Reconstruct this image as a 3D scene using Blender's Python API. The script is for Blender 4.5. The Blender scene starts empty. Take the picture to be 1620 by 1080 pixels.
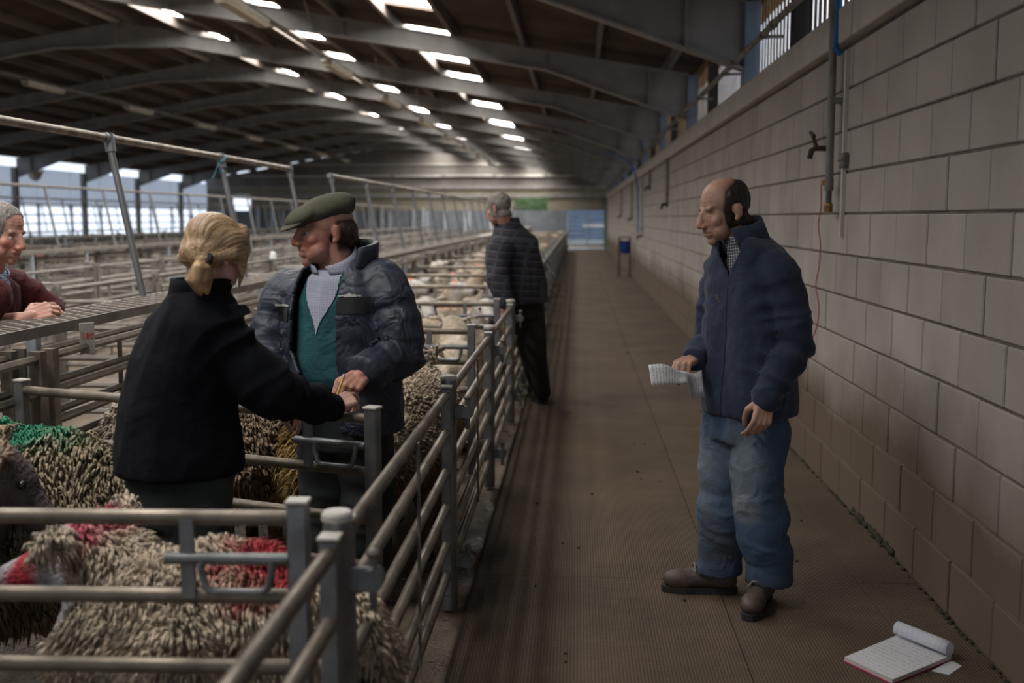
import bpy, math, random
import numpy as np
from mathutils import Vector, Matrix
random.seed(7)
SC = bpy.context.scene
COL = SC.collection
# ---------------------------------------------------------------- camera
CAMZ, PITCH, YAW, FPX = 1.555, math.radians(6.5), math.radians(3.43), 1720.7
cd = bpy.data.cameras.new('camera')
cd.sensor_width = 36.0
cd.lens = FPX / 1620 * 36.0
cd.clip_end = 400
cd.dof.use_dof = True
cd.dof.focus_distance = 4.25
cd.dof.aperture_fstop = 2.2
cam = bpy.data.objects.new('camera', cd)
cam.location = (0, 0, CAMZ)
cam.rotation_euler = (math.pi / 2 - PITCH, 0, YAW)
COL.objects.link(cam)
SC.camera = cam
# ---------------------------------------------------------------- world: plain overcast sky
world = bpy.data.worlds.new('overcast_sky')
SC.world = world
world.use_nodes = True
wb = world.node_tree.nodes['Background']
wb.inputs[0].default_value = (0.78, 0.87, 1.0, 1)
wb.inputs[1].default_value = 1.1
# ---------------------------------------------------------------- exposure
SC.view_settings.view_transform = 'Standard'
SC.view_settings.look = 'None'
SC.view_settings.gamma = 1.0
SC.view_settings.use_curve_mapping = False
SC.view_settings.exposure = 0.5
SC.cycles.max_bounces = 8
SC.cycles.diffuse_bounces = 5
SC.cycles.glossy_bounces = 4
SC.cycles.use_denoising = True
SC.cycles.sample_clamp_indirect = 4.0
# ---------------------------------------------------------------- daylight: the backlit rooflight panes glow (their light is in the pane material)
SLOPE, RIDGE_X, RIDGE_Z = 0.165, -8.45, 5.10       # top edge of the rafters
def rafter_top(x):
    return RIDGE_Z - SLOPE * abs(x - RIDGE_X)
ROOF_UP = 0.17                                     # sheets lie this far above the rafters
ROOFLIGHT_X = (-6.7, -4.4, -2.1)
ROOFLIGHT_Y0, ROOFLIGHT_Y1 = 0.65, 4.15            # glazed part of every 5 m bay
ROOFLIGHT_GLOW, ROOFLIGHT_COLOUR = 11.0, (1.0, 0.965, 0.915)
# ================================================================ helpers
def at(px, py, Y):
    """world point seen at photograph pixel (px, py) at distance Y down the shed"""
    cp, sp, cy, sy = math.cos(PITCH), math.sin(PITCH), math.cos(YAW), math.sin(YAW)
    f = np.array([-sy * cp, cy * cp, -sp]); r = np.array([cy, sy, 0.0]); u = np.cross(r, f)
    d = f + (px - 810) / FPX * r + (540 - py) / FPX * u
    return np.array([0, 0, CAMZ]) + d * (Y / d[1])
def V(*a):
    return np.array(a, float)
ORD = ['nearest', 'second', 'third', 'fourth', 'fifth', 'sixth', 'seventh', 'eighth', 'ninth', 'tenth', 'eleventh', 'twelfth']
def nth(i, far='distant'):
    return ORD[i] if i < len(ORD) else far
def unit(v):
    v = np.asarray(v, float)
    return v / (np.linalg.norm(v) + 1e-12)
def vnoise(p, seed=0):
    p = np.asarray(p, float) + 1000.0
    i = np.floor(p).astype(np.int64); f = p - i
    f = f * f * (3 - 2 * f)
    def h(a, b, c):
        n = (a * 73856093) ^ (b * 19349663) ^ (c * 83492791) ^ (seed * 2654435)
        n = (n ^ (n >> 13)) * 1274126177 & 0x7fffffff
        n = (n ^ (n >> 16)) & 0xffff
        return n / 32767.5 - 1.0
    x, y, z = i[:, 0], i[:, 1], i[:, 2]
    fx, fy, fz = f[:, 0], f[:, 1], f[:, 2]
    def L(a, b, t):
        return a + (b - a) * t
    return L(L(L(h(x, y, z), h(x+1, y, z), fx), L(h(x, y+1, z), h(x+1, y+1, z), fx), fy),
             L(L(h(x, y, z+1), h(x+1, y, z+1), fx), L(h(x, y+1, z+1), h(x+1, y+1, z+1), fx), fy), fz)
def fbm(p, seed=0, o=3):
    s, a = 0, 1.0
    p = np.asarray(p, float)
    for k in range(o):
        s = s + a * vnoise(p * (2 ** k), seed + k); a *= 0.5
    return s
class G:
    """collects closed pieces of geometry for ONE mesh"""
    def __init__(s):
        s.v, s.f, s.n, s.m = [], [], 0, []
    def add(s, v, f, m=0):
        v = np.asarray(v, float).reshape(-1, 3)
        s.v.append(v)
        for q in f:
            s.f.append(tuple(int(i) + s.n for i in q)); s.m.append(m)
        s.n += len(v); return s
    def box(s, c, d, R=None, m=0, b=0.0):
        c = np.asarray(c, float); x, y, z = [a / 2 for a in d]
        if b <= 0:
            v = np.array([(sx * x, sy * y, sz * z) for sz in (-1, 1) for sy in (-1, 1) for sx in (-1, 1)])
            f = [(0, 2, 3, 1), (4, 5, 7, 6), (0, 1, 5, 4), (2, 6, 7, 3), (0, 4, 6, 2), (1, 3, 7, 5)]
        else:
            v = []; key = {}
            for sz in (-1, 1):
                for sy in (-1, 1):
                    for sx in (-1, 1):
                        for a in range(3):
                            p = [sx * (x - b), sy * (y - b), sz * (z - b)]
                            p[a] = (sx * x, sy * y, sz * z)[a]
                            key[(sx, sy, sz, a)] = len(v); v.append(p)
            K = lambda sx, sy, sz, a: key[(sx, sy, sz, a)]
            f = []
            for q in (-1, 1):
                o = 1 if q > 0 else -1
                def put(l):
                    f.append(tuple(l if o > 0 else l[::-1]))
                put([K(q, -1, -1, 0), K(q, 1, -1, 0), K(q, 1, 1, 0), K(q, -1, 1, 0)])
                put([K(-1, q, -1, 1), K(-1, q, 1, 1), K(1, q, 1, 1), K(1, q, -1, 1)])
                put([K(-1, -1, q, 2), K(1, -1, q, 2), K(1, 1, q, 2), K(-1, 1, q, 2)])
            for i in (-1, 1):
                for j in (-1, 1):
                    f.append((K(i, j, -1, 0), K(i, j, 1, 0), K(i, j, 1, 1), K(i, j, -1, 1)))
                    f.append((K(i, -1, j, 0), K(i, 1, j, 0), K(i, 1, j, 2), K(i, -1, j, 2)))
                    f.append((K(-1, i, j, 1), K(1, i, j, 1), K(1, i, j, 2), K(-1, i, j, 2)))
                    for k in (-1, 1):
                        f.append((K(i, j, k, 0), K(i, j, k, 1), K(i, j, k, 2)))
            v = np.array(v)
        if R is not None:
            v = v @ np.asarray(R, float).T
        return s.add(v + c, f, m)
    def tube(s, pts, r, n=8, m=0, cap=True, rnd=False):
        P = np.asarray(pts, float); k = len(P)
        r = np.full(k, r, float) if np.isscalar(r) else np.asarray(r, float)
        T = np.zeros_like(P); T[1:-1] = P[2:] - P[:-2]; T[0] = P[1] - P[0]; T[-1] = P[-1] - P[-2]
        T /= np.linalg.norm(T, axis=1)[:, None] + 1e-12
        if rnd:
            e = [(-0.95, 0.3), (-0.75, 0.66), (-0.4, 0.92)]
            P2 = [P[0] + T[0] * r[0] * a for a, b in e] + list(P) + [P[-1] - T[-1] * r[-1] * a for a, b in e[::-1]]
            r2 = [r[0] * b for a, b in e] + list(r) + [r[-1] * b for a, b in e[::-1]]
            T = np.vstack([[T[0]] * 3, T, [T[-1]] * 3]); P = np.array(P2); r = np.array(r2); k = len(P)
        u = np.cross(T[0], (0, 0, 1.0))
        if np.linalg.norm(u) < 1e-3:
            u = np.cross(T[0], (0, 1.0, 0))
        u = unit(u); ang = np.arange(n) * 2 * math.pi / n
        v = []
        for i in range(k):
            u = unit(u - T[i] * (u @ T[i])); w = np.cross(T[i], u)
            v.append(P[i] + r[i] * (np.cos(ang)[:, None] * u + np.sin(ang)[:, None] * w))
        f = [(i * n + j, i * n + (j + 1) % n, (i + 1) * n + (j + 1) % n, (i + 1) * n + j) for i in range(k - 1) for j in range(n)]
        if cap:
            f += [tuple(range(n))[::-1], tuple((k - 1) * n + j for j in range(n))]
        return s.add(np.vstack(v), f, m)
    def cap(s, a, b, ra, rb=None, n=14, m=0):
        """tapered capsule with round ends"""
        return s.tube([a, b], [ra, ra if rb is None else rb], n, m, rnd=True)
    def ell(s, c, r, R=None, m=0, nu=18, nv=12):
        th = np.linspace(0, math.pi, nv + 1)[1:-1]; ph = np.arange(nu) * 2 * math.pi / nu
        v = [[0, 0, 1.0]] + [[math.sin(t) * math.cos(p), math.sin(t) * math.sin(p), math.cos(t)] for t in th for p in ph] + [[0, 0, -1.0]]
        v = np.array(v) * np.asarray(r, float)
        if R is not None:
            v = v @ np.asarray(R, float).T
        k = len(th)
        f = [(0, 1 + j, 1 + (j + 1) % nu) for j in range(nu)]
        f += [(1 + i * nu + j, 1 + (i + 1) * nu + j, 1 + (i + 1) * nu + (j + 1) % nu, 1 + i * nu + (j + 1) % nu) for i in range(k - 1) for j in range(nu)]
        e = len(v) - 1
        f += [(e, 1 + (k - 1) * nu + (j + 1) % nu, 1 + (k - 1) * nu + j) for j in range(nu)]
        return s.add(v + np.asarray(c, float), f, m)
    def prism(s, poly, x0, x1, axis=1, m=0):
        """polygon (list of 2-tuples) swept along an axis; axis=1 -> poly is (x,z) swept in y, 0 -> (y,z), 2 -> (x,y)"""
        def P(a, b, c):
            return {1: (a, c, b), 0: (c, a, b), 2: (a, b, c)}[axis]
        n = len(poly)
        v = [P(a, b, x0) for a, b in poly] + [P(a, b, x1) for a, b in poly]
        f = [tuple(range(n)), tuple(range(2 * n - 1, n - 1, -1))] + [(i, n + i, n + (i + 1) % n, (i + 1) % n) for i in range(n)]
        return s.add(v, f, m)
    def mesh(s, name, mats=(), smooth=True, angle=40):
        me = bpy.data.meshes.new(name)
        me.from_pydata(np.vstack(s.v).tolist(), [], s.f)
        for x in mats:
            me.materials.append(x)
        if len(mats) > 1:
            me.polygons.foreach_set('material_index', np.array(s.m, dtype=np.int32))
        if smooth:
            me.shade_smooth()
            me.set_sharp_from_angle(angle=math.radians(angle))
        me.update(); return me
def obj(name, me, parent=None, loc=None, rz=0.0):
    o = bpy.data.objects.new(name, me); COL.objects.link(o)
    if parent is not None:
        o.parent = parent
    if loc is not None:
        o.location = tuple(float(a) for a in loc)
    if rz:
        o.rotation_euler = (0, 0, rz)
    return o
def tag(o, label=None, cat=None, group=None, kind=None):
    if label: o['label'] = label
    if cat: o['category'] = cat
    if group: o['group'] = group
    if kind: o['kind'] = kind
    return o
def thing(name, label, cat, loc=(0, 0, 0), rz=0.0, group=None):
    return tag(obj(name, None, None, loc, rz), label, cat, group)
def struct(o):
    o['kind'] = 'structure'; return o
def copy_tree(o, parent=None):
    c = o.copy(); COL.objects.link(c); c.parent = parent
    for ch in o.children:
        copy_tree(ch, c)
    return c
def coords(me):
    a = np.empty(len(me.vertices) * 3); me.vertices.foreach_get('co', a); return a.reshape(-1, 3)
def normals(me):
    a = np.empty(len(me.vertices) * 3); me.vertices.foreach_get('normal', a); return a.reshape(-1, 3)
def setco(me, c):
    me.vertices.foreach_set('co', np.ascontiguousarray(c).ravel()); me.update()
def setcol(me, c, name='Col'):
    at_ = me.attributes.get(name) or me.attributes.new(name, 'FLOAT_COLOR', 'POINT')
    c = np.asarray(c, float)
    if c.shape[1] == 3:
        c = np.hstack([c, np.ones((len(c), 1))])
    at_.data.foreach_set('color', np.ascontiguousarray(c).ravel())
def blob(g, voxel, smooth=2, dec=None, name='m', mats=()):
    """one continuous surface around overlapping pieces"""
    me0 = bpy.data.meshes.new('tmp'); me0.from_pydata(np.vstack(g.v).tolist(), [], g.f); me0.update()
    o = bpy.data.objects.new('tmp', me0); COL.objects.link(o)
    r = o.modifiers.new('r', 'REMESH'); r.mode = 'VOXEL'; r.voxel_size = voxel
    if smooth:
        q = o.modifiers.new('s', 'SMOOTH'); q.factor = 0.5; q.iterations = smooth
    if dec:
        q = o.modifiers.new('d', 'DECIMATE'); q.ratio = dec
    dg = bpy.context.evaluated_depsgraph_get(); dg.update()
    me = bpy.data.meshes.new_from_object(o.evaluated_get(dg))
    bpy.data.objects.remove(o); bpy.data.meshes.remove(me0)
    me.name = name
    for x in mats:
        me.materials.append(x)
    me.shade_smooth(); return me
def keep_faces(me, mask_v, name, mats=()):
    """a new mesh from the faces of me whose vertices are all in mask_v"""
    co = coords(me); n = len(me.polygons)
    lv = np.empty(len(me.loops), np.int32); me.loops.foreach_get('vertex_index', lv)
    ls = np.empty(n, np.int32); me.polygons.foreach_get('loop_start', ls)
    lt = np.empty(n, np.int32); me.polygons.foreach_get('loop_total', lt)
    ok = np.minimum.reduceat(np.asarray(mask_v)[lv].astype(np.int8), ls) > 0
    fs = [lv[a:a + t] for a, t in zip(ls[ok], lt[ok])]
    used = np.unique(np.concatenate(fs)); idx = np.zeros(len(co), np.int64); idx[used] = np.arange(len(used))
    m2 = bpy.data.meshes.new(name)
    m2.from_pydata(co[used].tolist(), [], [idx[f].tolist() for f in fs])
    for x in mats:
        m2.materials.append(x)
    m2.shade_smooth(); m2.update(); return m2, used
def sstep(a, b, x):
    t = np.clip((x - a) / (b - a), 0, 1); return t * t * (3 - 2 * t)
# ---------------------------------------------------------------- materials
def nodes(name):
    m = bpy.data.materials.new(name); m.use_nodes = True
    nt = m.node_tree; return m, nt, nt.nodes['Principled BSDF'], nt.nodes, nt.links
def mat(name, c1, c2=None, scale=6.0, rough=0.7, metal=0.0, bump=0.0, bscale=None, stretch=None, rand=0.0, r2=None, attr=None, spec=0.5, detail=5.0, sheen=0.0, space='Object', wr=None):
    """two-tone noise colour, optional bump, per-object variation and vertex colour"""
    m, nt, B, N, L = nodes(name)
    tc = N.new('ShaderNodeTexCoord'); mp = N.new('ShaderNodeMapping')
    if space == 'World':
        ge = N.new('ShaderNodeNewGeometry'); L.new(ge.outputs['Position'], mp.inputs[0])
    else:
        L.new(tc.outputs['Object'], mp.inputs[0])
    if stretch: mp.inputs['Scale'].default_value = stretch
    no = N.new('ShaderNodeTexNoise'); no.inputs['Scale'].default_value = scale; no.inputs['Detail'].default_value = detail
    L.new(mp.outputs[0], no.inputs['Vector'])
    cr = N.new('ShaderNodeValToRGB')
    c2 = c2 or tuple(a * 0.8 for a in c1)
    cr.color_ramp.elements[0].color = (*c1, 1); cr.color_ramp.elements[1].color = (*c2, 1)
    cr.color_ramp.elements[0].position = 0.32; cr.color_ramp.elements[1].position = 0.68
    L.new(no.outputs['Fac'], cr.inputs[0]); out = cr.outputs[0]
    if attr:
        a = N.new('ShaderNodeAttribute'); a.attribute_name = attr
        mx = N.new('ShaderNodeMix'); mx.data_type = 'RGBA'; mx.blend_type = 'MULTIPLY'; mx.inputs[0].default_value = 1.0
        L.new(out, mx.inputs[6]); L.new(a.outputs['Color'], mx.inputs[7]); out = mx.outputs[2]
    if rand:
        oi = N.new('ShaderNodeObjectInfo'); mr = N.new('ShaderNodeMapRange')
        mr.inputs[3].default_value = 1 - rand; mr.inputs[4].default_value = 1 + rand
        L.new(oi.outputs['Random'], mr.inputs[0])
        hs = N.new('ShaderNodeHueSaturation'); L.new(out, hs.inputs['Color']); L.new(mr.outputs[0], hs.inputs['Value']); out = hs.outputs[0]
    L.new(out, B.inputs['Base Color'])
    B.inputs['Roughness'].default_value = rough; B.inputs['Metallic'].default_value = metal
    B.inputs['Specular IOR Level'].default_value = spec
    if sheen:
        B.inputs['Sheen Weight'].default_value = sheen
    if r2 is not None:
        mr = N.new('ShaderNodeMapRange'); mr.inputs[3].default_value = rough; mr.inputs[4].default_value = r2
        mr.inputs[1].default_value = 0.35; mr.inputs[2].default_value = 0.65
        L.new(no.outputs['Fac'], mr.inputs[0]); L.new(mr.outputs[0], B.inputs['Roughness'])
    if bump:
        n2 = N.new('ShaderNodeTexNoise'); n2.inputs['Scale'].default_value = bscale or scale * 3; n2.inputs['Detail'].default_value = 4
        L.new(mp.outputs[0], n2.inputs['Vector'])
        bp = N.new('ShaderNodeBump'); bp.inputs['Strength'].default_value = min(1.0, bump); bp.inputs['Distance'].default_value = 0.01
        L.new(n2.outputs['Fac'], bp.inputs['Height']); L.new(bp.outputs[0], B.inputs['Normal'])
        if wr:
            n3 = N.new('ShaderNodeTexNoise'); n3.inputs['Scale'].default_value = wr[0]; n3.inputs['Detail'].default_value = 2.5; n3.inputs['Distortion'].default_value = 1.2
            L.new(mp.outputs[0], n3.inputs['Vector'])
            b2 = N.new('ShaderNodeBump'); b2.inputs['Strength'].default_value = wr[1]; b2.inputs['Distance'].default_value = wr[2]
            L.new(n3.outputs['Fac'], b2.inputs['Height']); L.new(b2.outputs[0], bp.inputs['Normal'])
    return m
GALV = mat('galvanised_steel', (0.27, 0.28, 0.29), (0.18, 0.185, 0.19), 14, 0.42, 0.75, 0.10, 60, rand=0.10, r2=0.56)
GALV_WORN = mat('worn_galvanised_pipe', (0.255, 0.215, 0.17), (0.125, 0.105, 0.085), 9, 0.42, 0.55, 0.10, 50, rand=0.12, r2=0.6)
OLDSTEEL = mat('dusty_old_steel', (0.27, 0.245, 0.215), (0.15, 0.135, 0.12), 5, 0.6, 0.25, 0.1, 40, rand=0.15)
PALEPOST = mat('pale_galvanised_post', (0.50, 0.54, 0.58), (0.36, 0.39, 0.43), 8, 0.5, 0.3, rand=0.10)
RUST = mat('rusted_iron', (0.10, 0.06, 0.04), (0.05, 0.035, 0.028), 20, 0.8, 0.3, 0.4, 60)
BRASS = mat('tarnished_brass', (0.30, 0.20, 0.07), (0.17, 0.11, 0.04), 30, 0.42, 0.8)
CONCRETE = mat('concrete', (0.62, 0.58, 0.53), (0.52, 0.48, 0.44), 5, 0.9, 0, 0.25, 60)
FRAMEGREY = mat('grey_painted_frame', (0.33, 0.315, 0.30), (0.23, 0.22, 0.21), 3, 0.75, 0, 0.2, 30)
PURLIN = mat('dusty_timber_purlin', (0.20, 0.165, 0.14), (0.12, 0.10, 0.085), 4, 0.85, stretch=(1, 0.1, 1))
SHEET = mat('brown_roof_sheet', (0.115, 0.082, 0.062), (0.065, 0.048, 0.038), 1.6, 0.9, 0, 0.2, 20, space='World')
# ================================================================ the shed
YEND, YBACK = 54.5, -8.0
# ---- surface materials
def block_material():
    m, nt, B, N, L = nodes('dusty_concrete_block')
    ge = N.new('ShaderNodeNewGeometry'); sp = N.new('ShaderNodeSeparateXYZ'); L.new(ge.outputs['Position'], sp.inputs[0])
    n1 = N.new('ShaderNodeTexNoise'); n1.inputs['Scale'].default_value = 2.2; n1.inputs['Detail'].default_value = 6; L.new(ge.outputs['Position'], n1.inputs['Vector'])
    c1 = N.new('ShaderNodeValToRGB'); c1.color_ramp.elements[0].color = (0.375, 0.335, 0.30, 1); c1.color_ramp.elements[1].color = (0.47, 0.425, 0.385, 1)
    c1.color_ramp.elements[0].position = 0.3; c1.color_ramp.elements[1].position = 0.7
    L.new(n1.outputs['Fac'], c1.inputs[0])
    oi = N.new('ShaderNodeObjectInfo'); mr = N.new('ShaderNodeMapRange'); mr.inputs[3].default_value = 0.90; mr.inputs[4].default_value = 1.08
    L.new(oi.outputs['Random'], mr.inputs[0])
    hs = N.new('ShaderNodeHueSaturation'); L.new(c1.outputs[0], hs.inputs['Color']); L.new(mr.outputs[0], hs.inputs['Value'])
    # livestock dirt rubbed on the lowest courses, with a ragged edge
    n2 = N.new('ShaderNodeTexNoise'); n2.inputs['Scale'].default_value = 1.1; n2.inputs['Detail'].default_value = 5; L.new(ge.outputs['Position'], n2.inputs['Vector'])
    ma = N.new('ShaderNodeMath'); ma.operation = 'MULTIPLY_ADD'; ma.inputs[1].default_value = 0.55; L.new(n2.outputs['Fac'], ma.inputs[0]); L.new(sp.outputs['Z'], ma.inputs[2])
    mm = N.new('ShaderNodeMapRange'); mm.inputs[1].default_value = 0.72; mm.inputs[2].default_value = 1.15; mm.inputs[3].default_value = 0.92; mm.inputs[4].default_value = 0.0
    L.new(ma.outputs[0], mm.inputs[0])
    mx = N.new('ShaderNodeMix'); mx.data_type = 'RGBA'; L.new(mm.outputs[0], mx.inputs[0]); L.new(hs.outputs[0], mx.inputs[6]); mx.inputs[7].default_value = (0.115, 0.075, 0.046, 1)
    L.new(mx.outputs[2], B.inputs['Base Color'])
    n3 = N.new('ShaderNodeTexNoise'); n3.inputs['Scale'].default_value = 90; n3.inputs['Detail'].default_value = 3; L.new(ge.outputs['Position'], n3.inputs['Vector'])
    bp = N.new('ShaderNodeBump'); bp.inputs['Strength'].default_value = 0.35; bp.inputs['Distance'].default_value = 0.004
    L.new(n3.outputs['Fac'], bp.inputs['Height']); L.new(bp.outputs[0], B.inputs['Normal'])
    B.inputs['Roughness'].default_value = 0.92
    return m
BLOCK = block_material()
MORTAR = mat('recessed_mortar', (0.20, 0.17, 0.14), (0.12, 0.10, 0.08), 5, 0.95, space='World')
def floor_material():
    m, nt, B, N, L = nodes('ribbed_brown_walkway')
    ge = N.new('ShaderNodeNewGeometry')
    n1 = N.new('ShaderNodeTexNoise'); n1.inputs['Scale'].default_value = 1.3; n1.inputs['Detail'].default_value = 8; n1.inputs['Roughness'].default_value = 0.65
    L.new(ge.outputs['Position'], n1.inputs['Vector'])
    c1 = N.new('ShaderNodeValToRGB'); e = c1.color_ramp.elements
    e[0].position, e[0].color = 0.30, (0.082, 0.054, 0.033, 1)
    e[1].position, e[1].color = 0.70, (0.165, 0.113, 0.072, 1)
    L.new(n1.outputs['Fac'], c1.inputs[0])
    wv = N.new('ShaderNodeTexWave'); wv.wave_type = 'BANDS'; wv.bands_direction = 'X'; wv.inputs['Scale'].default_value = 26; wv.inputs['Distortion'].default_value = 0.6
    wv.inputs['Detail'].default_value = 1.0; wv.inputs['Detail Scale'].default_value = 8
    L.new(ge.outputs['Position'], wv.inputs['Vector'])
    w2 = N.new('ShaderNodeTexWave'); w2.wave_type = 'BANDS'; w2.bands_direction = 'Y'; w2.inputs['Scale'].default_value = 17; w2.inputs['Distortion'].default_value = 0.6
    L.new(ge.outputs['Position'], w2.inputs['Vector'])
    ml = N.new('ShaderNodeMath'); ml.operation = 'MULTIPLY'; L.new(wv.outputs['Fac'], ml.inputs[0]); L.new(w2.outputs['Fac'], ml.inputs[1])
    sb = N.new('ShaderNodeMapRange'); sb.inputs[3].default_value = 0.72; sb.inputs[4].default_value = 1.12; L.new(ml.outputs[0], sb.inputs[0])
    hs = N.new('ShaderNodeHueSaturation'); L.new(c1.outputs[0], hs.inputs['Color']); L.new(sb.outputs[0], hs.inputs['Value'])
    L.new(hs.outputs[0], B.inputs['Base Color'])
    bp = N.new('ShaderNodeBump'); bp.inputs['Strength'].default_value = 0.6; bp.inputs['Distance'].default_value = 0.005
    L.new(ml.outputs[0], bp.inputs['Height']); L.new(bp.outputs[0], B.inputs['Normal'])
    B.inputs['Roughness'].default_value = 0.82
    return m
WALK = floor_material()
def pen_material():
    m, nt, B, N, L = nodes('mucky_wet_pen_concrete')
    ge = N.new('ShaderNodeNewGeometry')
    n1 = N.new('ShaderNodeTexNoise'); n1.inputs['Scale'].default_value = 2.0; n1.inputs['Detail'].default_value = 9; n1.inputs['Roughness'].default_value = 0.7
    L.new(ge.outputs['Position'], n1.inputs['Vector'])
    c1 = N.new('ShaderNodeValToRGB'); e = c1.color_ramp.elements
    e[0].position, e[0].color = 0.34, (0.06, 0.043, 0.03, 1)
    e[1].position, e[1].color = 0.66, (0.20, 0.148, 0.105, 1)
    L.new(n1.outputs['Fac'], c1.inputs[0]); L.new(c1.outputs[0], B.inputs['Base Color'])
    mr = N.new('ShaderNodeMapRange'); mr.inputs[1].default_value = 0.40; mr.inputs[2].default_value = 0.55; mr.inputs[3].default_value = 0.22; mr.inputs[4].default_value = 0.85
    L.new(n1.outputs['Fac'], mr.inputs[0]); L.new(mr.outputs[0], B.inputs['Roughness'])
    n3 = N.new('ShaderNodeTexNoise'); n3.inputs['Scale'].default_value = 60; n3.inputs['Detail'].default_value = 5; L.new(ge.outputs['Position'], n3.inputs['Vector'])
    bp = N.new('ShaderNodeBump'); bp.inputs['Strength'].default_value = 0.8; bp.inputs['Distance'].default_value = 0.012
    L.new(n3.outputs['Fac'], bp.inputs['Height']); L.new(bp.outputs[0], B.inputs['Normal'])
    return m
PENFLOOR = pen_material()
BOARD = mat('weathered_larch_board', (0.52, 0.32, 0.15), (0.34, 0.20, 0.09), 7, 0.8, stretch=(1, 1, 0.12), rand=0.25)
COLUMN = mat('blue_grey_steel_column', (0.20, 0.25, 0.33), (0.15, 0.19, 0.26), 5, 0.6)
PALESHEET = mat('pale_translucent_sheet', (0.62, 0.68, 0.76), (0.52, 0.58, 0.66), 2, 0.7)
def make_translucent(m, fac):
    nt = m.node_tree; B = nt.nodes['Principled BSDF']; out = nt.nodes['Material Output']
    tr = nt.nodes.new('ShaderNodeBsdfTranslucent'); tr.inputs[0].default_value = (0.88, 0.90, 0.94, 1)
    mx = nt.nodes.new('ShaderNodeMixShader'); mx.inputs[0].default_value = fac
    nt.links.new(B.outputs[0], mx.inputs[1]); nt.links.new(tr.outputs[0], mx.inputs[2]); nt.links.new(mx.outputs[0], out.inputs[0])
make_translucent(PALESHEET, 0.65)
GABLE = mat('grey_gable_cladding', (0.245, 0.22, 0.20), (0.175, 0.16, 0.145), 1.2, 0.85, stretch=(1, 1, 0.3))
BEIGE = mat('beige_end_panel', (0.30, 0.265, 0.20), (0.22, 0.195, 0.15), 1.5, 0.85)
ENDGREY = mat('blue_grey_end_block', (0.20, 0.22, 0.25), (0.15, 0.165, 0.19), 2.5, 0.85)
YARD = mat('pale_yard_concrete', (0.42, 0.42, 0.40), (0.34, 0.34, 0.33), 1.2, 0.9)
PLASTIC = mat('aged_cream_plastic', (0.46, 0.40, 0.31), (0.36, 0.31, 0.24), 6, 0.5)
PALE = mat('pale_painted_metal', (0.60, 0.57, 0.52), (0.48, 0.45, 0.41), 5, 0.55)
# ---- floor: bed, walkway slabs, pens
struct(obj('ground', G().box((-6, 25, -0.10), (160, 160, 0.08)).mesh('ground', [YARD])))
fl = struct(obj('floor', G().box((-8.55, (YEND + YBACK) / 2, -0.045), (20.1, YEND - YBACK, 0.06)).mesh('floor', [PENFLOOR])))
xs = [-0.44, 0.605, 1.215, 1.475]
SL = 2.4
slabs = {i: G().box((0, 0, -0.009), (xs[i + 1] - xs[i] - 0.003, SL - 0.003, 0.018), b=0.0015).mesh('slab', [WALK], smooth=False) for i in range(3)}
y = -7.4
while y < 53:
    for i in range(3):
        obj('slab', slabs[i], fl, ((xs[i] + xs[i + 1]) / 2, y + SL / 2 + (0.9 if i == 1 else 0), 0.0))
    y += SL
# ---- right wall of concrete blocks
WX, BH, BL = 1.461, 0.225, 0.45
wr = struct(obj('wall_right', G().box((WX + 0.085, (YEND + YBACK) / 2, 1.245), (0.15, YEND - YBACK, 2.49)).mesh('wall_right', [MORTAR])))
bm = G().box((0.05, 0, 0), (0.1, BL - 0.011, BH - 0.011), b=0.005).mesh('block', [BLOCK], smooth=False)
bits = G(); count = 0
for r in range(11):
    ph = 0.175 if r % 2 == 0 else 0.4
    k = -19
    while True:
        yy = ph + k * BL + BL / 2; k += 1
        if yy > YEND - 0.3: break
        jit = random.uniform(-0.0025, 0.0025)
        if 1.9 < yy < 13.9 and count < 300:
            obj('block', bm, wr, (WX + jit, yy, r * BH + BH / 2)); count += 1
        else:
            bits.box((WX + 0.05 + jit, yy, r * BH + BH / 2), (0.1, BL - 0.011, BH - 0.011))
tag(obj('distant_block', bits.mesh('distant_block', [BLOCK], smooth=False), wr), kind='stuff')
# moss and crumbs along the foot of the wall
MOSS = mat('moss_and_dirt', (0.035, 0.042, 0.016), (0.04, 0.03, 0.02), 12, 0.95, bump=0.5)
g = G()
rs = np.random.RandomState(3)
for i in range(110):
    yy = 3.2 + 6 * rs.rand() ** 1.3
    r = 0.003 + 0.006 * rs.rand()
    g.ell((WX - 0.004 - 0.012 * rs.rand(), yy, r * 0.5), (r * 1.2, r * 2.2, r), nu=7, nv=4)
for i in range(70):
    yy = 4.95 + 0.75 * rs.rand()
    r = 0.006 + 0.014 * rs.rand()
    g.ell((WX - 0.004, yy, 0.012 + 0.02 * rs.rand()), (r * 0.5, r * 1.5, r), nu=7, nv=4)
tag(obj('moss', g.mesh('moss', [MOSS])), 'dark moss and crumbs along the foot of the block wall', 'moss', kind='stuff')
# coping beam on the wall
tr = struct(obj('trim_1', G().box((1.54, (YEND + YBACK) / 2, 2.575), (0.12, YEND - YBACK, 0.16)).mesh('trim_1', [CONCRETE])))
cm = G().box((0, 0, 0), (0.22, 2.97, 0.19), b=0.006).mesh('coping', [CONCRETE], smooth=False)
for k in range(-3, 18):
    obj('coping', cm, tr, (1.515, 11.86 + 1.5 + (k - 3) * 3.0, 2.585))
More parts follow.
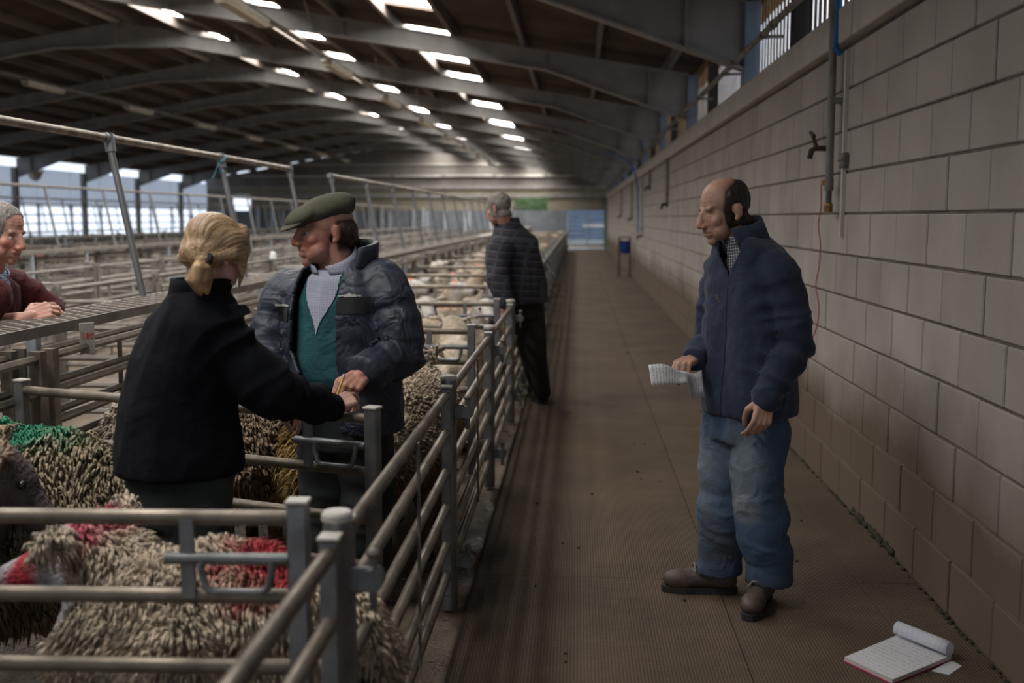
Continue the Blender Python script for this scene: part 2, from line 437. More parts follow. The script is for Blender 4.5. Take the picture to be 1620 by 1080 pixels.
# slatted boarding above it
wu = struct(obj('wall_upper', G().box((1.66, (YEND + YBACK) / 2, 2.72), (0.05, YEND - YBACK, 0.08)).box((1.66, (YEND + YBACK) / 2, 3.52), (0.06, YEND - YBACK, 0.16)).mesh('wall_upper', [PURLIN], smooth=False)))
bdm = G().box((0, 0, 0), (0.006, 0.082, 0.86)).mesh('board', [BOARD], smooth=False)
far = G(); k = 0; yy = 3.0
while yy < YEND:
    if k < 260: obj('board', bdm, wu, (1.622, yy, 3.11))
    else: far.box((1.622, yy, 3.11), (0.006, 0.082, 0.86))
    yy += 0.145; k += 1
tag(obj('distant_board', far.mesh('distant_board', [BOARD], smooth=False), wu), kind='stuff')
pm = G().box((0, 0, 0), (0.10, 0.16, 0.80)).mesh('post', [mat('dark_timber_post', (0.05, 0.043, 0.038), (0.03, 0.027, 0.025), 6, 0.85)], smooth=False)
for k in range(0, 10):
    obj('post', pm, wu, (1.55, 5 * k + 2.95, 3.08))
# service pipe along the boarding
sp_ = thing('service_pipe', 'long grey steel pipe fixed along the slatted boarding above the block wall', 'pipe', (1.38, 0, 2.92))
obj('pipe', G().tube([(0, -2, 0), (0, 52, 0)], 0.024, 10).mesh('pipe', [OLDSTEEL]), sp_)
sm = G().tube([(0, -0.06, 0), (0, 0.06, 0)], 0.033, 10).mesh('sleeve', [OLDSTEEL])
bk = G().box((0.07, 0, -0.02), (0.16, 0.03, 0.02)).box((0.0, 0, -0.01), (0.06, 0.035, 0.05)).mesh('bracket', [OLDSTEEL], smooth=False)
for k in range(0, 24):
    obj('sleeve', sm, sp_, (0, 1.6 + 2.15 * k, 0))
    obj('bracket', bk, sp_, (0, 2.0 + 2.15 * k, 0))
# ---- portal frames
def build_frame():
    root = struct(obj('portal_frame', None))
    R = lambda x: rafter_top(x)
    D = 0.245
    topR = [(RIDGE_X, R(RIDGE_X)), (1.62, R(1.62))]
    def bottom(x):
        d = D
        if x > -0.45: d = D + (x + 0.45) / 1.75 * 0.33
        xr = abs(x - RIDGE_X)
        if xr < 1.2: return R(RIDGE_X + 1.2) - D + 0.02 * (1.2 - xr)
        return R(x) - d
    for s in (1, -1):
        mir = lambda x: x if s > 0 else 2 * RIDGE_X - x
        xsx = [RIDGE_X, RIDGE_X + 0.6, RIDGE_X + 1.2, -5, -3.2, -0.45, 0.4, 1.3, 1.46]
        poly = [(mir(x), bottom(x)) for x in xsx] + [(mir(1.46), R(1.46)), (mir(RIDGE_X), R(RIDGE_X))]
        obj('rafter_web', G().prism(poly if s > 0 else poly[::-1], -0.015, 0.015).mesh('rafter_web', [FRAMEGREY], smooth=False), root)
        for low in (0, 1):
            pts = [(x, bottom(x) if low else R(x) - 0.01) for x in xsx]
            g = G()
            for (a, za), (b, zb) in zip(pts[:-1], pts[1:]):
                p = [(mir(a), za - 0.011), (mir(b), zb - 0.011), (mir(b), zb + 0.011), (mir(a), za + 0.011)]
                g.prism(p if s > 0 else p[::-1], -0.08, 0.08)
            obj('flange', g.mesh('flange', [FRAMEGREY], smooth=False), root)
        for x in (-5.6, -3.2, -0.45, 0.95):
            zt, zb = R(x), bottom(x)
            obj('stiffener', G().box((mir(x), 0, (zt + zb) / 2), (0.03, 0.15, zt - zb)).mesh('stiffener', [FRAMEGREY], smooth=False), root)
        for x in (-6.1, -3.6):
            obj('brace', G().tube([(mir(x), -0.03, bottom(x) + 0.01), (mir(x - 0.02), -0.42, R(x) + 0.1)], 0.014, 6).mesh('brace', [FRAMEGREY]), root)
    obj('ridge_plate', G().box((RIDGE_X, 0, RIDGE_Z - 0.20), (0.05, 0.20, 0.42)).mesh('ridge_plate', [FRAMEGREY], smooth=False), root)
    obj('column', G().box((1.525, 0, 3.05), (0.13, 0.17, 0.78)).mesh('column', [COLUMN], smooth=False), root)
    xl = 2 * RIDGE_X - 1.53
    obj('column', G().box((xl, -0.09, 1.6), (0.16, 0.02, 3.2)).box((xl, 0.09, 1.6), (0.16, 0.02, 3.2)).box((xl, 0, 1.6), (0.02, 0.18, 3.2)).mesh('column', [FRAMEGREY], smooth=False), root)
    return root
fr = build_frame(); fr.location.y = -5
for n in range(0, 11):
    c = copy_tree(fr); c.location.y = 5 * n
# ---- purlins, roof sheets, rooflights
XR = [-8.0, -7.10, -6.30, -5.55, -4.80, -4.0, -3.25, -2.50, -1.70, -0.75, 0.25, 1.2]
for s in (1, -1):
    for x in XR:
        zz = rafter_top(x) + 0.08
        xx = x if s > 0 else 2 * RIDGE_X - x
        struct(obj('purlin', G().box((0, 0, 0), (0.055, YEND - YBACK, 0.16)).mesh('purlin', [PURLIN], smooth=False), None, (xx, (YEND + YBACK) / 2, zz)))
struct(obj('ridge_purlin', G().box((0, 0, 0), (0.16, YEND - YBACK, 0.05)).mesh('ridge_purlin', [PALE], smooth=False), None, (RIDGE_X, (YEND + YBACK) / 2, RIDGE_Z + 0.03)))
def sheet(name, x_edges, holes):
    g = G(); step = 0.075
    ys = np.arange(YBACK, YEND + 0.01, step); n = len(ys)
    dz = 0.022 * np.cos(np.arange(n) * math.pi)       # angular corrugations
    for (a, b, light) in x_edges:
        zl, zr = rafter_top(a) + ROOF_UP, rafter_top(b) + ROOF_UP
        v = np.vstack([np.c_[np.full(n, a), ys, zl + dz], np.c_[np.full(n, b), ys, zr + dz]])
        f = []
        for i in range(n - 1):
            yc = (ys[i] + ys[i + 1]) / 2 % 5.0
            if light and ys[i] > 0 and ROOFLIGHT_Y0 < yc < ROOFLIGHT_Y1: continue
            f.append((i, i + 1, n + i + 1, n + i))
        g.add(v, f)
    return struct(obj(name, g.mesh(name, [SHEET], smooth=False)))
ed = []; e = RIDGE_X
for x in sorted(ROOFLIGHT_X):
    ed += [(e, x - 0.39, False), (x - 0.39, x + 0.39, True)]; e = x + 0.39
ed.append((e, 1.9, False))
sheet('roof_right', ed, True)
sheet('roof_left', [(2 * RIDGE_X - 1.9, RIDGE_X, False)], False)
GLAZE = mat('translucent_rooflight', (0.85, 0.88, 0.86), (0.75, 0.78, 0.76), 3, 0.4)
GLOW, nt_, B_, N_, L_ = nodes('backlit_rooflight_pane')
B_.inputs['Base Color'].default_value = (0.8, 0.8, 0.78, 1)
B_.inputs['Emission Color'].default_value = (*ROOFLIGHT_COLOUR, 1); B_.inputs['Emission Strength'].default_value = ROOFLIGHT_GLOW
LYL = ROOFLIGHT_Y1 - ROOFLIGHT_Y0
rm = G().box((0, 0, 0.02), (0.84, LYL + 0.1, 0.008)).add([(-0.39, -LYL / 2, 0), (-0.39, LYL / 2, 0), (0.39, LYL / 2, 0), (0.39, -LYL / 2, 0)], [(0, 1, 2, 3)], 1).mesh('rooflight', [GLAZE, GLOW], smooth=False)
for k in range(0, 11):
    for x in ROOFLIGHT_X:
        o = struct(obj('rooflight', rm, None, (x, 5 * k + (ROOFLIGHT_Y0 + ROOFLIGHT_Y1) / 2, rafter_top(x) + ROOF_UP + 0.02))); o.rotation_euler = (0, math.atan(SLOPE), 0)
# ---- end wall with gable, openings and a gate
we = struct(obj('wall_end', G().prism([(-18.8, 3.05), (1.75, 3.05), (1.75, 3.6), (RIDGE_X, RIDGE_Z + 0.2), (-18.8, 3.45)], YEND, YEND + 0.12).mesh('wall_end', [GABLE], smooth=False)))
g = G()                                            # lower end wall: panels left and right of the green opening
for (a, b, lo, hi, m) in [(-18.8, -17.4, 1.9, 3.05, 0), (-16.5, -3.15, 1.9, 3.05, 0), (-3.15, -1.5, 2.62, 3.05, 0), (-1.5, 1.75, 1.9, 3.05, 0), (-17.4, -16.5, 2.7, 3.05, 0), (-18.8, -3.15, 0, 1.9, 1), (-1.5, -0.55, 0, 1.9, 1), (-3.15, -1.5, 0, 1.9, 1)]:
    g.box(((a + b) / 2, YEND + 0.06, (lo + hi) / 2), (b - a, 0.1, hi - lo), m=m)
obj('panel', g.mesh('panel', [BEIGE, ENDGREY], smooth=False), we)
bmx = G().box((0, 0, 0), (20.3, 0.12, 0.14)).mesh('beam', [FRAMEGREY], smooth=False)
for zz in (2.62, 3.05, 3.62):
    obj('beam', bmx, we, (-8.5, YEND - 0.08, zz))
obj('sheeting_rail', G().box((0, 0, 0), (18.0, 0.08, 0.06)).mesh('sheeting_rail', [PALE], smooth=False), we, (-8.0, YEND - 0.06, 4.18))
pst = G().box((0, 0, 0), (0.16, 0.12, 1.6)).mesh('post', [PALEPOST], smooth=False)
for i, x in enumerate([-18.0, -17.3, -16.1, -15.4, -14.8, -14.2, -12.9, -12.5, -12.1, -11.2, -10.4, -9.8, -9.4, -8.2, -7.7, -7.5, -6.6, -5.6, -5.4, -4.3, -3.7, -3.4]):
    obj('post', pst, we, (x, YEND - 0.1, 1.05 + 0.1 * (i % 3)))
# row of pale strip-light fittings along the end wall
fm = G().box((0, 0, 0), (2.35, 0.10, 0.09), b=0.01).mesh('strip_light', [PALE], smooth=False)
for i in range(7):
    o = obj('strip_light', fm, None, (-15.6 + 2.55 * i, YEND - 0.19, 3.62 - 0.02 * (i % 2)))
    tag(o, ['leftmost', 'second', 'third', 'fourth', 'fifth', 'sixth', 'rightmost'][i] + ' of the unlit pale strip lights across the end gable', 'light', 'strip lights across the end wall')
# ---- left wall: low wall, open bars, pale sheeting above
XL = -18.72
wl = struct(obj('wall_left', G().box((XL, (YEND + YBACK) / 2, 0.4), (0.16, YEND - YBACK, 0.8)).mesh('wall_left', [ENDGREY], smooth=False)))
shm = G().box((0, 0, 0), (0.04, 2.46, 1.25)).mesh('sheet', [PALESHEET], smooth=False)
for k in range(25):
    obj('sheet', shm, wl, (XL - 0.02, YBACK + 1.25 + 2.5 * k, 2.62))
bar = G().box((0, 0, 0), (0.05, YEND - YBACK, 0.05)).mesh('rail', [PALEPOST], smooth=False)
for zz in (1.05, 1.35, 1.65, 1.95):
    obj('rail', bar, wl, (XL, (YEND + YBACK) / 2, zz))
pmx = G().box((0, 0, 0), (0.08, 0.08, 1.2)).mesh('post', [PALEPOST], smooth=False)
for k in range(25):
    obj('post', pmx, wl, (XL + 0.02, YBACK + 2.5 * k, 1.4))
struct(obj('wall_back', G().prism([(-18.8, 2.7), (1.75, 2.7), (1.75, 3.6), (RIDGE_X, RIDGE_Z + 0.2), (-18.8, 3.45)], YBACK - 0.1, YBACK).box((-12.4, YBACK - 0.05, 1.35), (12.8, 0.1, 2.7)).mesh('wall_back', [GABLE], smooth=False)))
# ---- hedge and bank seen through the end opening
HEDGE = mat('hedge_leaves', (0.07, 0.12, 0.03), (0.13, 0.18, 0.07), 5, 0.8, bump=0.6, bscale=20)
g = G(); rs = np.random.RandomState(5)
for i in range(40):
    g.ell((-9 + 7.2 * rs.rand(), 62 + 1.5 * rs.rand(), 0.8 + 2.0 * rs.rand()), (1.2, 0.9, 1.2), nu=10, nv=7)
hm = blob(g, 0.16, 1, None, 'hedge', [HEDGE]); c = coords(hm); setco(hm, c + normals(hm) * (0.12 * fbm(c * 4, 3))[:, None])
tag(obj('hedge', hm), 'green hedge outside beyond the opening in the end wall', 'hedge')
# ---- blue-grey outbuilding across the yard, seen through the end gate
ob = thing('outbuilding', 'blue-grey outbuilding across the yard behind the far gate', 'building', (1.2, 67.0, -0.06))
obj('wall', G().box((0, 0, 1.6), (6.0, 0.3, 3.2)).mesh('wall', [mat('blue_grey_sheeting', (0.13, 0.18, 0.26), (0.09, 0.13, 0.19), 1.5, 0.8)], smooth=False), ob)
obj('band', G().box((0.2, -0.18, 1.15), (2.2, 0.06, 0.22)).mesh('band', [PALE], smooth=False), ob)
obj('plinth', G().box((0, -0.2, 0.12), (6.0, 0.2, 0.24)).mesh('plinth', [YARD], smooth=False), ob)
# ---- field gate in the end doorway
gt = thing('field_gate', 'wide blue-grey tubular gate closing the doorway at the far end of the walkway', 'gate', (-0.5, YEND - 0.5, 0))
BLUEGREY = mat('blue_grey_gate', (0.42, 0.48, 0.56), (0.33, 0.38, 0.45), 5, 0.5, 0.2)
rl = G().tube([(0, 0, 0), (1.92, 0, 0)], 0.028, 8).mesh('rail', [BLUEGREY])
for i in range(7): obj('rail', rl, gt, (0, 0, 0.25 + 0.245 * i))
st = G().box((0, 0, 0), (0.08, 0.08, 1.62)).mesh('stile', [BLUEGREY], smooth=False)
for x in (0.0, 0.98, 1.92): obj('stile', st, gt, (x, 0, 0.94))
obj('kick_board', G().box((0.96, 0, 0.16), (1.92, 0.03, 0.18)).mesh('kick_board', [PALE], smooth=False), gt)
tag(obj('door_post', G().box((0, 0, 1.2), (0.14, 0.14, 2.4)).mesh('door_post', [mat('green_post', (0.16, 0.24, 0.20), None, 5, 0.6)], smooth=False), None, (1.36, YEND - 0.9, 0)), 'slim green post beside the gate at the far end of the block wall', 'post')
# ---- fluorescent fittings on long conduits
for ci, (x, zdrop, y0, phrase) in enumerate([(-3.75, 0.40, 12.3, 'above the near pens'), (-10.9, 0.42, 17.2, 'beyond the roof ridge')]):
    zz = rafter_top(x) - zdrop
    cr_ = thing('conduit', 'long thin cable conduit slung under the rafters ' + phrase, 'conduit', (x, 0, zz))
    obj('tray', G().box((0, 24, 0), (0.07, 60, 0.035)).mesh('tray', [OLDSTEEL], smooth=False), cr_)
    hg = G().tube([(0, 0, 0.0), (0, 0, 0.30)], 0.008, 6).mesh('hanger', [OLDSTEEL])
    for k in range(0, 11): obj('hanger', hg, cr_, (0, 5.0 * k, 0))
    fmm = G().box((0, 0, -0.05), (0.17, 1.55, 0.035), b=0.006).mesh('housing', [PALE], smooth=False)
    dfm = G().prism([(-0.085, -0.068), (0.085, -0.068), (0.06, -0.13), (-0.06, -0.13)], -0.76, 0.76).mesh('diffuser', [PLASTIC], smooth=False)
    for k in range(0, 8):
        t = thing('light_fitting', nth(k) + ' unlit cream fluorescent fitting along the conduit ' + phrase, 'light', (x, y0 + 4.85 * k, zz), 0, 'fluorescent fittings ' + phrase)
        obj('housing', fmm, t); obj('diffuser', dfm, t)
# ================================================================ pens
Y0, DY, FX = 2.205, 1.985, -0.5
RAILS_F = (0.875, 0.73, 0.58, 0.44, 0.29, 0.165)
RAILS_G = (0.91, 0.735, 0.575, 0.42, 0.26)
RAILS_I = (1.0, 0.86, 0.73, 0.60, 0.46, 0.32)
_cache = {}
def shared(key, fn):
    if key not in _cache: _cache[key] = fn()
    return _cache[key]
def rail_mesh(L, r, m, key):
    return shared(('rail', round(L, 3), r, key), lambda: G().tube([(0.0, 0, 0), (L, 0, 0)], r, 12).mesh('rail', [m]))
def hurdle(label, a, b, rails, group=None, m=None, cat='hurdle', name='hurdle', top=0.945):
    """detailed hurdle from ground point a to b, every rail and stile a part"""
    m = m or GALV
    a, b = V(*a), V(*b); L = float(np.linalg.norm(b - a)); d = b - a
    t = thing(name, label, cat, (a[0], a[1], 0), math.atan2(d[1], d[0]), group)
    for z in rails:
        obj('rail', rail_mesh(L, 0.0175, GALV_WORN, 'w'), t, (0, 0, z))
    st = shared(('stile', top), lambda: G().box((0, 0, top / 2 + 0.04), (0.044, 0.04, top - 0.08), b=0.004).mesh('stile', [GALV], smooth=False))
    for x in (0.0, L): obj('stile', st, t, (x, 0, 0))
    lo, hi = min(rails), max(rails)
    obj('brace', shared(('brace', lo, hi), lambda: G().box((0, 0, (lo + hi) / 2), (0.028, 0.007, hi - lo)).mesh('brace', [OLDSTEEL], smooth=False)), t, (L * 0.52, -0.02, 0))
    cpm = shared('stilecap', lambda: G().box((0, 0, 0.003), (0.05, 0.046, 0.008), b=0.002).mesh('stile_cap', [PALE], smooth=False))
    for x in (0.0, L): obj('stile_cap', cpm, t, (x, 0, top))
    return t, L
def gate(label, a, b, group=None):
    t, L = hurdle(label, a, b, RAILS_G, group, cat='gate', name='pen_gate')
    obj('latch_bar', shared('latchbar', lambda: G().tube([(-0.27, 0, 0), (0, 0, 0)], 0.0135, 10).mesh('latch_bar', [GALV])), t, (L - 0.02, -0.012, 0.822))
    obj('latch_handle', shared('handle', lambda: G().tube([(-0.185, 0, 0), (-0.19, 0, -0.02), (-0.18, 0, -0.062), (-0.165, 0, -0.072), (-0.06, 0, -0.072), (-0.045, 0, -0.062), (-0.035, 0, -0.02), (-0.035, 0, 0)], 0.0085, 8).mesh('latch_handle', [GALV])), t, (L - 0.02, -0.02, 0.822))
    obj('strap', shared('strap', lambda: G().box((0, 0, 0), (0.03, 0.012, 0.175)).mesh('strap', [GALV], smooth=False)), t, (L - 0.24, -0.012, 0.8225))
    return t
def round_post(label, x, y, group=None):
    t = thing('round_post', label, 'post', (x, y, 0), 0, group)
    obj('tube', shared('rp', lambda: G().tube([(0, 0, 0), (0, 0, 0.93)], 0.031, 20).mesh('tube', [GALV])), t)
    obj('post_cap', shared('rpc', lambda: G().tube([(0, 0, 0.925), (0, 0, 0.937), (0, 0, 0.943)], [0.0335, 0.0335, 0.028], 20).mesh('post_cap', [PALE])), t)
    lug = shared('lug', lambda: G().box((0.045, -0.012, 0), (0.07, 0.012, 0.055), b=0.003).tube([(0.075, -0.03, 0), (0.075, 0.012, 0)], 0.025, 14).mesh('lug', [GALV]))
    pin = shared('pin', lambda: G().tube([(0.075, -0.005, -0.07), (0.075, -0.005, 0.05)], 0.009, 8).ell((0.075, -0.005, 0.055), (0.016, 0.016, 0.01), nu=10, nv=6).mesh('hinge_pin', [OLDSTEEL]))
    for z in (0.80, 0.20):
        obj('lug', lug, t, (0, 0, z)); obj('hinge_pin', pin, t, (0, 0, z))
    return t
ordn = ['nearest', 'second', 'third', 'fourth', 'fifth', 'sixth', 'seventh', 'eighth']
# walkway fence: round posts and hurdles
for k in range(0, 25):
    y = Y0 + DY * k
    if k < 12: round_post('round galvanised post of the walkway fence, ' + ORD[k] + ' one along from the foreground', FX, y, 'walkway fence posts')
    else: round_post('small distant round post far down the walkway fence', FX, y, 'walkway fence posts')
HL = {0: 'walkway fence hurdle running out of the bottom of the picture', 1: 'walkway fence hurdle between the nearest two round posts', 2: 'walkway fence hurdle between the second and third round posts', 3: 'walkway fence hurdle below the plaid jacket'}
for k in range(0, 25):
    a, b = Y0 + DY * (k - 1) + 0.066, Y0 + DY * k - 0.070
    hurdle(HL.get(k, nth(k) + ' walkway fence hurdle along from the foreground'), (FX - 0.0, a), (FX - 0.0, b), RAILS_F, 'walkway fence hurdles', top=0.905)
# cross gates of the pens beside the walkway
XI = -2.10
GLB = {0: 'nearest pen gate, in front of the red-marked sheep', 1: 'pen gate swung ajar under the hands of the woman', 2: 'pen gate just behind the man in the flat cap', 3: 'pen gate in front of the red-backed white sheep'}
for k in range(0, 25):
    y = Y0 + DY * k
    if k == 1: gate(GLB[1], (-2.085, 3.93), (-0.655, 3.42), 'cross gates of the walkway pens')
    elif k == 0: gate(GLB[0], (-2.085, 2.22), (-0.598, 2.26), 'cross gates of the walkway pens')
    else: gate(GLB.get(k, nth(k) + ' pen gate along the walkway, among the crowded sheep'), (XI, y), (-0.60, y - 0.04), 'cross gates of the walkway pens')
# simple hurdles and gates for the rows further off: one shared mesh each
def simple_hurdle_mesh(L, rails, m, r=0.018, n=6, top=None):
    g = G()
    for z in rails: g.tube([(0, 0, z), (L, 0, z)], r, n)
    top = top or max(rails) + 0.03
    for x in (0.0, L): g.box((x, 0, top / 2 + 0.03), (0.05, 0.05, top - 0.06))
    g.box((L / 2, 0, (max(rails) + min(rails)) / 2), (0.03, 0.012, max(rails) - min(rails)))
    return g.mesh('hurdle', [m])
HM = simple_hurdle_mesh(DY - 0.10, RAILS_I, GALV_WORN)
HMD = simple_hurdle_mesh(DY - 0.10, RAILS_I, OLDSTEEL)
GM = simple_hurdle_mesh(1.52, RAILS_G, OLDSTEEL)
SQ = G().box((0, 0, 0.53), (0.085, 0.085, 1.06), b=0.008).mesh('square_post', [OLDSTEEL], smooth=False)
SQP = G().box((0, 0, 0.53), (0.05, 0.05, 1.06), b=0.004).mesh('square_post', [PALEPOST], smooth=False)
def seen(x, y):
    return 914 + x / max(y, 0.1) * 1720 > -60
ROWX = [-2.30 - 4.93 * k for k in range(4)]
names = ['first', 'second', 'third', 'fourth']
for k, xc in enumerate(ROWX):
    lines = [(xc - 1.73, OLDSTEEL, HMD, 'left')] if k < 3 else []
    if k: lines.append((xc + 1.73, OLDSTEEL, HMD, 'right'))
    if k == 0: lines += [(-2.125, None, HM, 'inner'), (-2.242, None, HM, 'inner')]
    elif k < 3: lines += [(xc, None, HMD, 'inner')]
    for x, _, hm_, side in lines:
        wh = {'left': 'along the alley behind the ' + names[k] + ' catwalk', 'right': 'along the alley in front of the ' + names[k] + ' catwalk', 'inner': 'under the ' + names[k] + ' catwalk'}[side]
        cnt = 0; inn = (' on its near side' if x > -2.17 else ' on its far side') if (side == 'inner' and k == 0) else ''
        for j in range(0, 26):
            y = Y0 + DY * (j - 1)
            if not seen(x, y + DY) or y < 1.5 or y > 51: continue
            o = obj('hurdle', hm_, None, (x, y + 0.05, 0), math.pi / 2)
            tag(o, nth(cnt) + ' grey tubular hurdle in the line ' + wh + inn, 'hurdle', 'hurdles ' + wh); cnt += 1
            if side != 'inner':
                p = obj('square_post', SQ, None, (x - 0.07, y, 0)); tag(p, nth(cnt - 1) + ' stout square post in the fence ' + wh, 'post', 'square posts ' + wh)
    for side in ((-1,) if k == 0 else ((-1, 1) if k < 3 else (1,))):
        cnt = 0
        wh = ('behind' if side < 0 else 'in front of') + ' the ' + names[k] + ' catwalk'
        for j in range(0, 26):
            y = Y0 + DY * j
            if not seen(xc + side * 0.1, y) or y > 51: continue
            o = obj('pen_gate', GM, None, (xc + (side * 0.16 if side > 0 else -1.68), y, 0))
            tag(o, nth(cnt) + ' grey cross gate in the pens ' + wh, 'gate', 'cross gates ' + wh); cnt += 1
# catwalks
DECK = mat('worn_steel_grating', (0.30, 0.26, 0.22), (0.20, 0.17, 0.15), 12, 0.5, 0.5, 0.1, 60)
ZC = 1.118
for k, xc in enumerate(ROWX):
    xf, xb = xc + 0.13, xc - 0.14
    yy0 = 2.2 if k == 0 else max(2.0, -xc / 0.56)
    t = thing('catwalk', ['narrow steel mesh catwalk the man in the red jumper leans on', 'second raised mesh catwalk across the first alley', 'third raised catwalk in the middle of the shed', 'furthest raised catwalk by the open side'][k], 'catwalk', (xc, 0, ZC))
    g = G(); y = yy0
    lim = 26 if k == 0 else 0
    if k == 0:
        j = 0
        while y < lim:                                   # expanded-metal diamonds
            for i in range(5):
                x0 = -0.14 + 0.054 * i
                s = 1 if (i + j) % 2 else -1
                g.box((x0 + 0.027, y + 0.024, -0.004), (0.068, 0.011, 0.012), R=[[0.75, -0.66 * s, 0], [0.66 * s, 0.75, 0], [0, 0, 1]])
            y += 0.048; j += 1
        g.box((-0.005, (lim + 53) / 2, -0.004), (0.27, 53 - lim, 0.01))
    else:
        g.box((-0.005, (yy0 + 53) / 2, -0.004), (0.27, 53 - yy0, 0.012))
    tag(obj('deck', g.mesh('deck', [DECK], smooth=False), t), kind='stuff')
    em = G().box((0, (yy0 + 53) / 2, -0.022), (0.012, 53 - yy0, 0.045)).mesh('edge', [OLDSTEEL], smooth=False)
    for x in (0.135, -0.145): obj('edge', em, t, (x, 0, 0))
    lgm = shared('cleg', lambda: G().box((0, 0, 0), (0.045, 0.045, 1.10), b=0.004).mesh('leg', [PALEPOST], smooth=False))
    y = 4.25
    while y < 52:
        if seen(xc, y): obj('leg', lgm, t, (0.105, y, -ZC + 0.55))
        y += 1.6
    # overhead handrail pipe on leaning poles
    runs = ([(1.0, 9.74, 5.97 - 1.9 * 2), (11.43, 52, 11.43)] if k == 0 else [(yy0, 52, yy0 + 0.3)])
    for ri, (ya, yb, p0) in enumerate(runs):
        lb = (['leaning-pole pipe rail on the first catwalk, the near run above the woman', 'leaning-pole pipe rail on the first catwalk, the far run behind the flat cap'][ri] if k == 0
              else 'leaning-pole pipe rail standing on the ' + names[k] + ' catwalk')
        h = thing('pipe_rail', lb, 'rail', (xc, 0, ZC))
        obj('top_pipe', G().tube([(-0.30, ya, 0.875), (-0.30, yb, 0.875)], 0.021, 10).mesh('top_pipe', [GALV_WORN if k == 0 else OLDSTEEL]), h)
        pmh = shared('leanpole', lambda: G().tube([(-0.135, 0, 0), (-0.30, 0, 0.875)], 0.019, 10).mesh('pole', [GALV]))
        clm = shared('clamp', lambda: G().tube([(-0.285, 0, 0.80), (-0.30, 0, 0.90)], 0.028, 10).tube([(-0.30, -0.05, 0.875), (-0.30, 0.05, 0.875)], 0.028, 10).mesh('clamp', [GALV]))
        y = p0
        while y <= yb + 0.05:
            if seen(xc, y) and y >= ya - 0.01:
                obj('pole', pmh, h, (0, y, 0))
                if k == 0: obj('clamp', clm, h, (0, y, 0))
            y += 1.9
tw = tag(obj('twine', G().tube([(0, -0.05, 0), (0.02, 0.03, -0.05), (-0.03, 0.05, 0.01), (0.01, -0.03, -0.09), (-0.02, -0.06, -0.04), (0.035, 0.0, 0.03), (-0.035, 0.02, -0.02), (-0.05, -0.08, -0.13)], 0.006, 6).mesh('twine', [mat('teal_twine', (0.06, 0.22, 0.26), None, 30, 0.8)]), None, (-2.58, 7.87, 1.965)), 'scrap of teal twine knotted around the overhead pipe', 'twine')
# pen number plate hanging from the catwalk edge
PLATE = mat('grubby_grey_plate', (0.34, 0.31, 0.28), (0.25, 0.225, 0.20), 20, 0.6)
REDPAINT = mat('faded_red_paint', (0.50, 0.06, 0.05), (0.38, 0.05, 0.04), 20, 0.6)
pl = thing('number_plate', 'small grey plate with red number 180 hanging below the catwalk edge', 'sign', (-2.115, 4.56, 1.036))
obj('plate', G().box((0, 0, 0), (0.006, 0.066, 0.135), b=0.002).mesh('plate', [PLATE], smooth=False), pl)
cu = bpy.data.curves.new('number', 'FONT'); cu.body = '180'; cu.size = 0.036; cu.align_x = 'CENTER'; cu.align_y = 'CENTER'; cu.extrude = 0.0008
cu.materials.append(REDPAINT)
to = bpy.data.objects.new('tmp', cu); COL.objects.link(to)
dg = bpy.context.evaluated_depsgraph_get(); dg.update(); nm_ = bpy.data.meshes.new_from_object(to.evaluated_get(dg)); bpy.data.objects.remove(to); bpy.data.curves.remove(cu)
no_ = obj('number', nm_, pl, (0.0045, 0, 0.01)); no_.rotation_euler = (math.pi / 2, 0, math.pi / 2)
pl.rotation_euler = (0, 0, math.radians(-42))
# white plastic cap left on a rail
tag(obj('plastic_cap', G().tube([(0, 0, 0), (0, 0, 0.05), (0, 0, 0.085), (0, 0, 0.09)], [0.045, 0.042, 0.034, 0.02], 14).mesh('plastic_cap', [mat('white_plastic', (0.75, 0.77, 0.78), None, 8, 0.4)]), None, tuple(V(-3.96, 14.0, 1.02))), 'white plastic cap stuck on a fence rail behind the flat-capped man', 'cap')
# ================================================================ sheep
def wool_material():
    m, nt, B, N, L = nodes('sheep_wool_and_skin')
    a = N.new('ShaderNodeAttribute'); a.attribute_name = 'Col'
    tc = N.new('ShaderNodeTexCoord')
    n1 = N.new('ShaderNodeTexNoise'); n1.inputs['Scale'].default_value = 22; n1.inputs['Detail'].default_value = 5; L.new(tc.outputs['Object'], n1.inputs['Vector'])
    mr = N.new('ShaderNodeMapRange'); mr.inputs[1].default_value = 0.3; mr.inputs[2].default_value = 0.7; mr.inputs[3].default_value = 0.72; mr.inputs[4].default_value = 1.12; L.new(n1.outputs['Fac'], mr.inputs[0])
    oi = N.new('ShaderNodeObjectInfo'); m2 = N.new('ShaderNodeMapRange'); m2.inputs[3].default_value = 0.82; m2.inputs[4].default_value = 1.1; L.new(oi.outputs['Random'], m2.inputs[0])
    mu = N.new('ShaderNodeMath'); mu.operation = 'MULTIPLY'; L.new(mr.outputs[0], mu.inputs[0]); L.new(m2.outputs[0], mu.inputs[1])
    hs = N.new('ShaderNodeHueSaturation'); L.new(a.outputs['Color'], hs.inputs['Color']); L.new(mu.outputs[0], hs.inputs['Value'])
    L.new(hs.outputs[0], B.inputs['Base Color']); B.inputs['Roughness'].default_value = 0.95; B.inputs['Specular IOR Level'].default_value = 0.15
    n2 = N.new('ShaderNodeTexNoise'); n2.inputs['Scale'].default_value = 75; n2.inputs['Detail'].default_value = 3; L.new(tc.outputs['Object'], n2.inputs['Vector'])
    bp = N.new('ShaderNodeBump'); bp.inputs['Strength'].default_value = 0.8; bp.inputs['Distance'].default_value = 0.02
    L.new(n2.outputs['Fac'], bp.inputs['Height']); L.new(bp.outputs[0], B.inputs['Normal'])
    return m
WOOL = wool_material()
EYE = mat('dark_animal_eye', (0.015, 0.012, 0.01), None, 5, 0.15)
